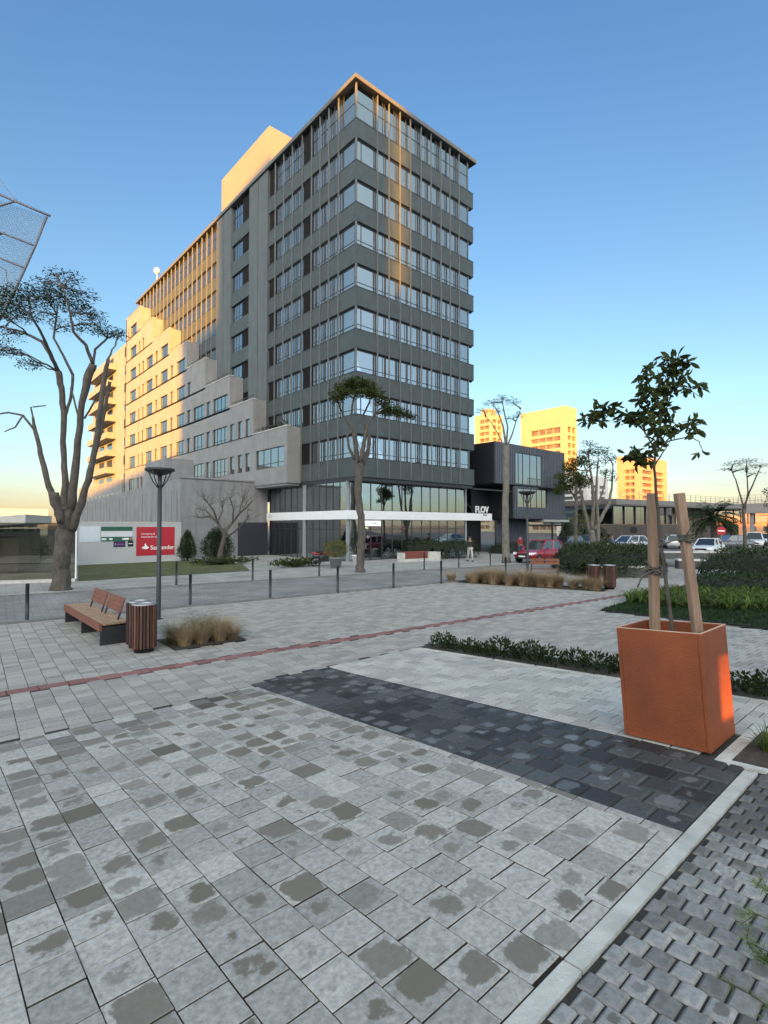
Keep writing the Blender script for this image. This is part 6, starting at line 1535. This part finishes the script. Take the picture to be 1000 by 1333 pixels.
# ---------------------------------------------------------------- people
M_SKIN = mat('skin', (0.36, 0.22, 0.16), .6, .05)
def skinned(name, verts, edges, rad, m, parent, root=0):
    me = bpy.data.meshes.new(name); me.from_pydata(verts, edges, []); me.materials.append(m)
    o = bpy.data.objects.new(name, me); COL.objects.link(o); o.parent = parent
    sk = o.modifiers.new('skin', 'SKIN'); sv = me.skin_vertices[0].data
    for i, r in enumerate(rad): sv[i].radius = (r if isinstance(r, tuple) else (r, r))
    sv[root].use_root = True
    ss = o.modifiers.new('sub', 'SUBSURF'); ss.levels = 2; ss.render_levels = 2
    return o
def person(label, loc, rz, shirt, trousers, hairc, stride=.18, h=1.7):
    o = thing('person', label, 'person', loc, rz); k = h / 1.7
    V = [(0, 0, .95), (0, 0, 1.12), (0, 0, 1.36), (0, 0, 1.46), (0, .01, 1.53), (0, .015, 1.62), (0, .01, 1.68),
         (-.17, 0, 1.40), (-.21, -.03 - stride * .3, 1.13), (-.2, .07 - stride * .3, .90), (-.195, .09 - stride * .3, .82),
         (.17, 0, 1.40), (.21, .03 + stride * .3, 1.13), (.2, .15 + stride * .3, .92), (.195, .18 + stride * .3, .85),
         (-.09, 0, .90), (-.095, stride, .49), (-.1, stride * .9, .09), (-.1, stride * .9 + .14, .035), (.09, 0, .90), (.095, -stride * .4, .49), (.1, -stride * 1.6, .12), (.1, -stride * 1.6 + .13, .04)]
    V = [(x * k, y * k, z * k) for x, y, z in V]
    E_ = [(0, 1), (1, 2), (2, 3), (3, 4), (4, 5), (5, 6), (2, 7), (7, 8), (8, 9), (9, 10), (2, 11), (11, 12), (12, 13), (13, 14), (0, 15), (15, 16), (16, 17), (17, 18), (0, 19), (19, 20), (20, 21), (21, 22)]
    rd = [(.15, .1), (.13, .1), (.15, .1), .055, .075, .095, .06, .055, .042, .033, .035, .055, .042, .033, .035, .085, .058, .04, .035, .085, .058, .04, .035]
    skinned('body', V, E_, rd, M_SKIN, o)
    bt = [0, 1, 2, 7, 8, 9, 11, 12, 13]; mp = {v: i for i, v in enumerate(bt)}
    skinned('jacket', [V[i] for i in bt], [(mp[a], mp[b_]) for a, b_ in E_ if a in mp and b_ in mp], [(.17, .12), (.15, .12), (.165, .115), .07, .057, .045, .07, .057, .045], shirt, o)
    bt = [0, 15, 16, 17, 19, 20, 21]; mp = {v: i for i, v in enumerate(bt)}
    skinned('trousers', [V[i] for i in bt], [(mp[a], mp[b_]) for a, b_ in E_ if a in mp and b_ in mp], [(.165, .115), .1, .075, .06, .1, .075, .06], trousers, o)
    for i in (18, 22):
        a = Vector(V[i]); mb = MB(); mb.tube([a + Vector((0, -.17, .0)), a + Vector((0, -.06, .02)), a + Vector((0, .06, 0))], [.045, .05, .035], 8); mb.build('shoe', M_BLACK, o)
    c = Vector(V[5]); mb = MB(); mb.lathe([(.02, -.02), (.10, .0), (.112, .05), (.09, .10), (.04, .125)], 12, (c.x, c.y - .015, c.z)); mb.build('hair', hairc, o)
    return o
M_JB = mat('cloth_black', (0.015, 0.015, 0.018), .8); M_JR = mat('cloth_red', (0.25, 0.02, 0.025), .8); M_JL = mat('cloth_blue', (0.10, 0.18, 0.36), .8); M_TG = mat('cloth_pale', (0.4, 0.4, 0.4), .8); M_HD = mat('hair_dark', (0.03, 0.02, 0.015), .6); M_JE = mat('cloth_jeans', (0.04, 0.055, 0.09), .8)
person('person in black jacket and pale trousers walking past the hedge', gz3(gnd(612, 731)), R(150), M_JB, M_TG, M_HD)
person('person in a red jacket standing behind the red hatchback', (35.6, 24.0, 0), R(160), M_JR, M_JE, M_HD, .05)
q = at(797, 684, 46); person('person in a light blue jacket beyond the juniper hedge', (q.x, q.y, 0), R(200), M_JL, M_JE, M_HD, .08)

# ---------------------------------------------------------------- buildings behind the viewer (they shade the square) and added pieces that shape the sun
M_SH = mat('far_block_render', (0.40, 0.38, 0.35), .85, .08, .3)
def shade_block(label, w0, w1, t0, z, depth=12):
    """w: distance to the left of the sun line, t0: along it"""
    ex = Vector((math.cos(SUN_AZ), math.sin(SUN_AZ), 0)); ey = Vector((-math.sin(SUN_AZ), math.cos(SUN_AZ), 0))
    b = ex * t0 + ey * ((w0 + w1) / 2)
    o = thing('apartment_block', label, 'building', b, SUN_AZ)
    hw = (w1 - w0) / 2
    mb = MB(); mb.box(-depth, 0, -hw, hw, -.5, z); mb.build('wall', M_SH, o)
    mb = MB(); n = int(z / 3)
    for k in range(n): mb.box(.0, .04, -hw + .3, hw - .3, k * 3 + 1.1, k * 3 + 2.5)
    mb.build('window_band', M_TWG, o)
    return o
TE = math.tan(SUN_EL)
DB = 100.0
def zc(zt_, t_): return zt_ + (t_ + DB) * TE
shade_block('tall slab behind the viewer shading the middle of the grey tower', 5.6, 20.0, -DB, zc(38.6, 50))
shade_block('slab behind the viewer with its roof just under the tower roof line', 1.7, 5.6, -DB, zc(32.0, 37))
shade_block('unseen low link behind the viewer, set to let a sun streak through', 0.78, 1.7, -DB, zc(20.0, 38))  # link height and gap width shaped for the sun streak on the tower
shade_block('slab behind the viewer shading the right side of the square', -2.15, 0.78, -DB, zc(34.6, 38))
shade_block('long slab behind the viewer shading the car park side', -55.0, -4.15, -DB, zc(34.6, 38))
shade_block('unseen low block added under the sun gap behind the viewer', -4.15, -2.15, -DB, zc(-.6, 5.4))  # added below the gap that aims a sunbeam at the planter
shade_block('unseen block added over the sun gap behind the viewer', -4.15, -2.15, -DB, zc(34.6, 38))  # added above the same gap, so only one beam passes
_b = [o for o in COL.objects if o.get('label') == 'unseen block added over the sun gap behind the viewer'][0]
for ch in list(_b.children):
    if ch.name.startswith('window_band'): bpy.data.objects.remove(ch)
    else:
        for v_ in ch.data.vertices:
            if v_.co.z < 1: v_.co.z = zc(2.4, 5.4)
_e = Vector((math.cos(SUN_AZ), math.sin(SUN_AZ), 0)); _f = Vector((-math.sin(SUN_AZ), math.cos(SUN_AZ), 0))
gwl = thing('sun_slot_wall', 'unseen slotted wall added behind the viewer to shape a sun patch', 'wall', _e * -6 + _f * -3.17, SUN_AZ)  # added out of view, its slot trims the sun patch on the planter
mb = MB(); mb.box(-.2, 0, -2.6, -.06, 0, 3.3); mb.box(-.2, 0, .2, 2.6, 0, 3.3); mb.box(-.2, 0, -.06, .2, 0, 1.8); mb.box(-.2, 0, -.06, .2, 2.4, 3.3); mb.build('wall', M_CONC2, gwl)
shade_block('shoulder block behind the viewer on the left', 20.0, 25.4, -DB, zc(22.5, 56))
shade_block('low wide block behind the viewer shading the left street', 25.4, 110.0, -DB, zc(9.6, 62))
shade_block('low wide block behind the viewer shading the car park', -150.0, -55.0, -DB, zc(7.5, 100))
